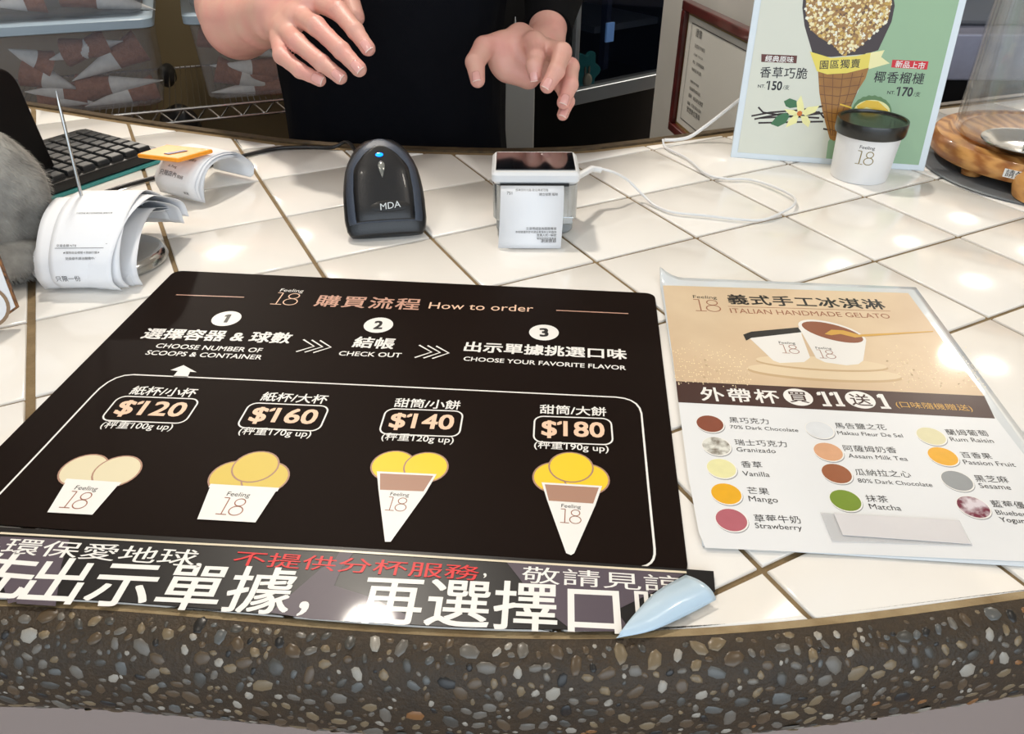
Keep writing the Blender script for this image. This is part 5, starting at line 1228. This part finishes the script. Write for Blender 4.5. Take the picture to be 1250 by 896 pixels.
def sdf_mesh(prims, h, pad=0.008):
    """prims: list of chains; chain = (k_join, [(p, r), ...]); first entries blend softly, fingers stay apart"""
    allp = np.array([p for _, ch in prims for p, r_ in ch]); rr_m = max(r_ for _, ch in prims for p, r_ in ch)
    lo = allp.min(0)-rr_m-pad; hi = allp.max(0)+rr_m+pad; nn_ = np.ceil((hi-lo)/h).astype(int)+1
    out = np.full(tuple(nn_), 1.0); G = [lo[i]+np.arange(nn_[i])*h for i in range(3)]
    palm = None
    def field(ch, k):
        f = np.full(tuple(nn_), 1.0)
        pts_ = [np.array(p) for p, _ in ch]; lo_ = np.min([p-r_ for p, (_, r_) in zip(pts_, ch)], axis=0)-0.03; hi_ = np.max([p+r_ for p, (_, r_) in zip(pts_, ch)], axis=0)+0.03
        i0 = np.clip(np.floor((lo_-lo)/h).astype(int), 0, nn_-1); i1 = np.clip(np.ceil((hi_-lo)/h).astype(int)+1, 1, nn_)
        P = np.stack(np.meshgrid(*[G[i][i0[i]:i1[i]] for i in range(3)], indexing='ij'), -1)
        v_ = None
        for (a_, ra), (b_, rb) in zip(ch, ch[1:]):
            d_ = seg(P, np.array(a_), np.array(b_), ra, rb); v_ = d_ if v_ is None else smin(v_, d_, k)
        f[i0[0]:i1[0], i0[1]:i1[1], i0[2]:i1[2]] = v_
        return f
    base = None; res = None
    def knuckles(ch):            # joints a little wider than the flesh between them
        o_ = [ch[0]]
        for (a_, ra), (b_, rb) in zip(ch, ch[1:]):
            o_ += [((a_*0.55+b_*0.45), (ra*0.55+rb*0.45)*0.93), (b_, rb*1.03)]
        return o_
    prims = [(k, knuckles(ch)) if k == 0.006 else (k, ch) for k, ch in prims]
    for k, ch in prims:
        f = field(ch, 0.003)
        if k >= 0.009: base = f if base is None else smin(base, f, k)
    res = base.copy()
    for k, ch in prims:
        if k < 0.009:
            f = field(ch, 0.002); res = np.minimum(res, smin(base, f, k*1.0))
    return surface_nets(res, lo, h)
SKIN = mat('skin', (218, 172, 154), 0.45, sss=0.06, noise=(34, (220, 154, 144), 0.25), bump=(700, 0.18))
def J(u, v, d, rmm): return (pd(u, v, d), rmm/1000*(1.07 if rmm < 12 else 1))
A_h = [
 (0.03, [J(262, -150, 1.04, 44), J(284, 10, 1.00, 46), J(291, 26, 0.985, 46), J(318, 24, 0.93, 33), J(336, 14, 0.885, 27)]),   # elbow and forearm
 (0.012, [J(330, 32, 0.90, 12), J(346, 40, 0.862, 11.5)]),
 (0.012, [J(332, 22, 0.895, 17), J(349, 44, 0.845, 10.5)]),
 (0.012, [J(336, 10, 0.890, 18), J(360, 26, 0.838, 11)]),
 (0.012, [J(342, 0, 0.890, 18), J(377, 6, 0.836, 11.5)]),
 (0.012, [J(350, -12, 0.890, 17), J(396, -14, 0.840, 11.5)]),
 (0.006, [J(341, 48, 0.850, 10), J(344, 68, 0.825, 8.6), J(366, 86, 0.812, 7.6), J(390, 97.5, 0.806, 6.4)]),
 (0.006, [J(346, 34, 0.848, 10.5), J(363, 52, 0.815, 9.4), J(393, 77, 0.797, 8.3), J(415, 94, 0.790, 7.0)]),
 (0.006, [J(362, 18, 0.842, 11), J(386, 32, 0.806, 9.8), J(417, 62, 0.785, 8.6), J(438, 84, 0.778, 7.4)]),
 (0.006, [J(384, 0, 0.842, 11), J(414, 14, 0.806, 9.6), J(434, 38, 0.790, 8.4), J(449, 59, 0.784, 7.2)]),
 (0.008, [J(392, -40, 0.90, 13), J(424, -8, 0.862, 11), J(434, 21, 0.848, 9.5)]),
 (0.012, [J(322, 28, 0.905, 13), J(325, 32, 0.89, 11)]),
]
B_h = [
 (0.03, [J(680, -50, 1.05, 32), J(667, 48, 0.945, 23), J(648, 64, 0.905, 20)]),
 (0.012, [J(633, 48, 0.885, 15), J(612, 60, 0.872, 15)]),
 (0.012, [J(640, 72, 0.885, 21), J(612, 76, 0.878, 15)]),
 (0.012, [J(648, 80, 0.888, 18), J(645, 94, 0.880, 13), J(620, 88, 0.88, 12)]),
 (0.012, [J(636, 46, 0.880, 14), J(656, 56, 0.850, 12)]),
 (0.012, [J(652, 66, 0.885, 18), J(672, 72, 0.868, 14)]),
 (0.006, [J(652, 52, 0.852, 12), J(654, 70, 0.832, 9.0), J(652, 80, 0.826, 8.2), J(653, 92, 0.828, 6.6)]),
 (0.006, [J(668, 60, 0.860, 12), J(686, 64, 0.836, 9.8), J(679, 87, 0.820, 8.6), J(668, 105, 0.816, 7.2)]),
 (0.006, [J(678, 74, 0.870, 11), J(696, 82, 0.850, 9.4), J(696, 104, 0.836, 8.2), J(688, 125, 0.828, 6.9)]),
 (0.006, [J(668, 88, 0.880, 11), J(686, 104, 0.862, 8.6), J(693, 124, 0.850, 7.2), J(687, 140, 0.842, 6.0)]),
 (0.008, [J(612, 54, 0.872, 14), J(591, 58, 0.856, 11.5), J(580, 76, 0.842, 10.2), J(583, 98, 0.832, 7.6)]),
]
head = np.array([-0.165, 1.10, 0.55])
clerk = thing('person', 'person in a black top reaching both hands over the counter', 'person', (-0.165, 1.15, -0.95))
bodymb = MB()
for prm, h in ((A_h, 0.0017), (B_h, 0.0015)):
    v, f = surface = sdf_mesh(prm, h); bodymb.add(v, f)
shR = np.array([-0.355, 1.17, 0.36]); shL = np.array([0.025, 1.17, 0.36])
eA = pd(262, -150, 1.04); eB = pd(680, -50, 1.05)
# head, neck, shoulders and upper arms, one coarser field
HD = [(0.03, [(head+[0, 0.02, 0.03], 0.083), (head+[0, 0.0, -0.02], 0.072)]), (0.03, [(head+[0, -0.03, -0.045], 0.045), (head+[0, -0.045, -0.065], 0.030)]),
      (0.03, [(head+[0, 0.03, -0.05], 0.055), (np.array([-0.165, 1.16, 0.36]), 0.058)]), (0.02, [(head+[0, -0.092, 0.0], 0.009), (head+[0, -0.106, -0.022], 0.011)]),
      (0.03, [(np.array([-0.165, 1.17, 0.33]), 0.08), (shR, 0.055)]), (0.03, [(np.array([-0.165, 1.17, 0.33]), 0.08), (shL, 0.055)]),
      (0.03, [(shR, 0.052), (eA, 0.044)]), (0.03, [(shL, 0.050), (eB, 0.034)])]
v, f = sdf_mesh(HD, 0.006, 0.03); bodymb.add(v, f)
body = bodymb.build('body', SKIN, clerk, True, sharp=180)
sm = body.modifiers.new('smooth', 'SMOOTH'); sm.factor = 0.5; sm.iterations = 3
# face details
for sg in (-1, 1):
    ec = head+np.array([0.032*sg, -0.068, 0.008]); MB().lathe(ec, [(0.0, -0.0), (0.0125, 0.001), (0.0, 0.0025)], 14, axis=(0, -1, 0), caps=(False, False)).build('eye', mat('eye', (40, 30, 28), 0.2), clerk, True)
    MB().tube([head+np.array([0.018*sg, -0.077, 0.028]), head+np.array([0.032*sg, -0.078, 0.033]), head+np.array([0.048*sg, -0.066, 0.028])], 0.0028, 6).build('eyebrow', mat('hair', (22, 18, 17), 0.5), clerk, True)
    mb = MB(); mb.grid(blob(head+np.array([0.082*sg, 0.015, 0.0]), 0.008, 0.016, 0.028, lump=0), 12, 8); mb.build('ear', SKIN, clerk, True)
MB().tube([head+np.array([-0.022, -0.073, -0.055]), head+np.array([0, -0.079, -0.056]), head+np.array([0.022, -0.073, -0.055])], [0.002, 0.005, 0.002], 8).build('mouth', mat('lips', (176, 92, 88), 0.4), clerk, True)
mb = MB(); hf = blob(head+np.array([0, 0.032, 0.038]), 0.094, 0.098, 0.094, lump=0.02); mb.grid(hf, 30, 20); mb.build('hair', mat('hair'), clerk, True)
# fingernails
NAIL = mat('nail', (226, 168, 160), 0.22, coat=0.5); NTIP = mat('nail_tip', (238, 212, 200), 0.25)
def nail(chain, rot=0.0, wd=0.0053, ln=0.0066, side=(0, 0), push=0.86):
    (p1, r1_), (p2, r2_) = chain[-2], chain[-1]; d = unit(p2-p1); vw = unit(CAM-p2); s_ = unit(np.cross(d, vw)); n_ = unit(np.cross(s_, d)); 
    if np.dot(n_, vw) < 0: n_ = -n_
    n_ = unit(n_+s_*side[0]); s_ = unit(np.cross(d, n_)); c_ = p2+d*r2_*0.10
    rc_ = r2_*1.02
    def fn(q_, t_):     # curved plate
        x_ = (q_-0.5)*2; y_ = (t_-0.5)*2; ww = wd*(1-0.25*max(0, -y_)**3); an_ = x_*ww/rc_
        sq = math.sqrt(max(0, 1-(x_**2)*0.12)); drop = 0.0 if y_ < 0.3 else (y_-0.3)*0.0012
        return c_+d*(y_*ln*sq)+s_*(rc_*math.sin(an_))+n_*(rc_*math.cos(an_)+0.0001-drop)
    MB().grid(fn, 8, 8).build('fingernail', NAIL, clerk, True, thick=0.0005)
    MB().grid(lambda q_, t_: fn(q_, 0.97+0.07*t_)+n_*0.0001, 8, 1).build('nail_tip', NTIP, clerk, True, thick=0.0005)
for k in (6, 7, 8, 9): nail(A_h[k][1])
for k, sd_ in ((6, 0.25), (7, 0.2), (8, 0.0), (9, -0.1), (10, 0.15)): nail(B_h[k][1], side=(sd_, 0), wd=0.0048, ln=0.0062)
# clothes
NAVY = mat('apron_navy', (9, 11, 18), 0.9, spec=0.15, bump=(1200, 0.4), noise=(4, (7, 8, 14), 0.3)); BLKC = mat('shirt_black', (6, 6, 8), 0.9, spec=0.15, bump=(1000, 0.4))
def torso(prof, name, M, cx=-0.171, nseg=48):
    rr3 = []
    for z, hw, hd, cy in prof:
        row = []
        for k in range(nseg):
            t = 2*math.pi*k/nseg; c_, s_ = math.cos(t), math.sin(t); p_ = 0.8
            fold = 0.0025*math.sin(9*t+z*14)+0.002*math.sin(17*t-z*25)
            row.append((cx+math.copysign(abs(c_)**p_, c_)*(hw+fold), cy+math.copysign(abs(s_)**p_, s_)*(hd+fold), z))
        rr3.append(row)
    MB().rings(rr3).build(name, M, clerk, True, sharp=80)
def ip(z, tab): return float(np.interp(z, [a_[0] for a_ in tab], [a_[1] for a_ in tab]))
zsn = np.linspace(-0.34, 0.42, 30)
HWt = [(-0.34, 0.178), (-0.1, 0.165), (-0.03, 0.158), (0.1, 0.155), (0.25, 0.175), (0.33, 0.17), (0.38, 0.12), (0.42, 0.062)]
HDt = [(-0.34, 0.11), (-0.05, 0.10), (0.1, 0.105), (0.25, 0.11), (0.36, 0.085), (0.42, 0.062)]
torso([(z, ip(z, HWt), ip(z, HDt), 1.145+0.02*max(0, z)) for z in zsn], 'shirt', BLKC)
torso([(z, ip(z, HWt)*0.985+0.003, ip(z, HDt)+0.006, 1.139+0.02*max(0, z)) for z in np.linspace(-0.45, 0.22, 24)], 'apron', NAVY)
MB().tube([shR, shR*0.45+eA*0.55], [0.068, 0.060], 24).build('sleeve', BLKC, clerk, True)
cuff = pd(669, 38, 0.962)
MB().tube(spline([shL, shL*0.5+eB*0.5, eB+[0, 0, 0.004], cuff], 5), [0.068]*5+[0.062]*5+[0.052, 0.049, 0.044, 0.038, 0.033, 0.030], 24).build('sleeve', BLKC, clerk, True)
for sg in (-1, 1):
    MB().tube([(-0.165+0.085*sg, 1.15, -0.30), (-0.165+0.09*sg, 1.15, -0.55), (-0.165+0.09*sg, 1.16, -0.88)], [0.085, 0.066, 0.055], 20).build('trouser_leg', BLKC, clerk, True)
    MB().box((-0.165+0.09*sg-0.045, 1.03, -0.949), (0.09, 0, 0), (0, 0.25, 0), (0, 0, 0.07)).build('shoe', mat('shoe_black', (18, 18, 18), 0.5), clerk, bevel=0.02)
print('tiles', cnt, 'pebbles', len(placed), 'keys', nk, 'cones', nco)
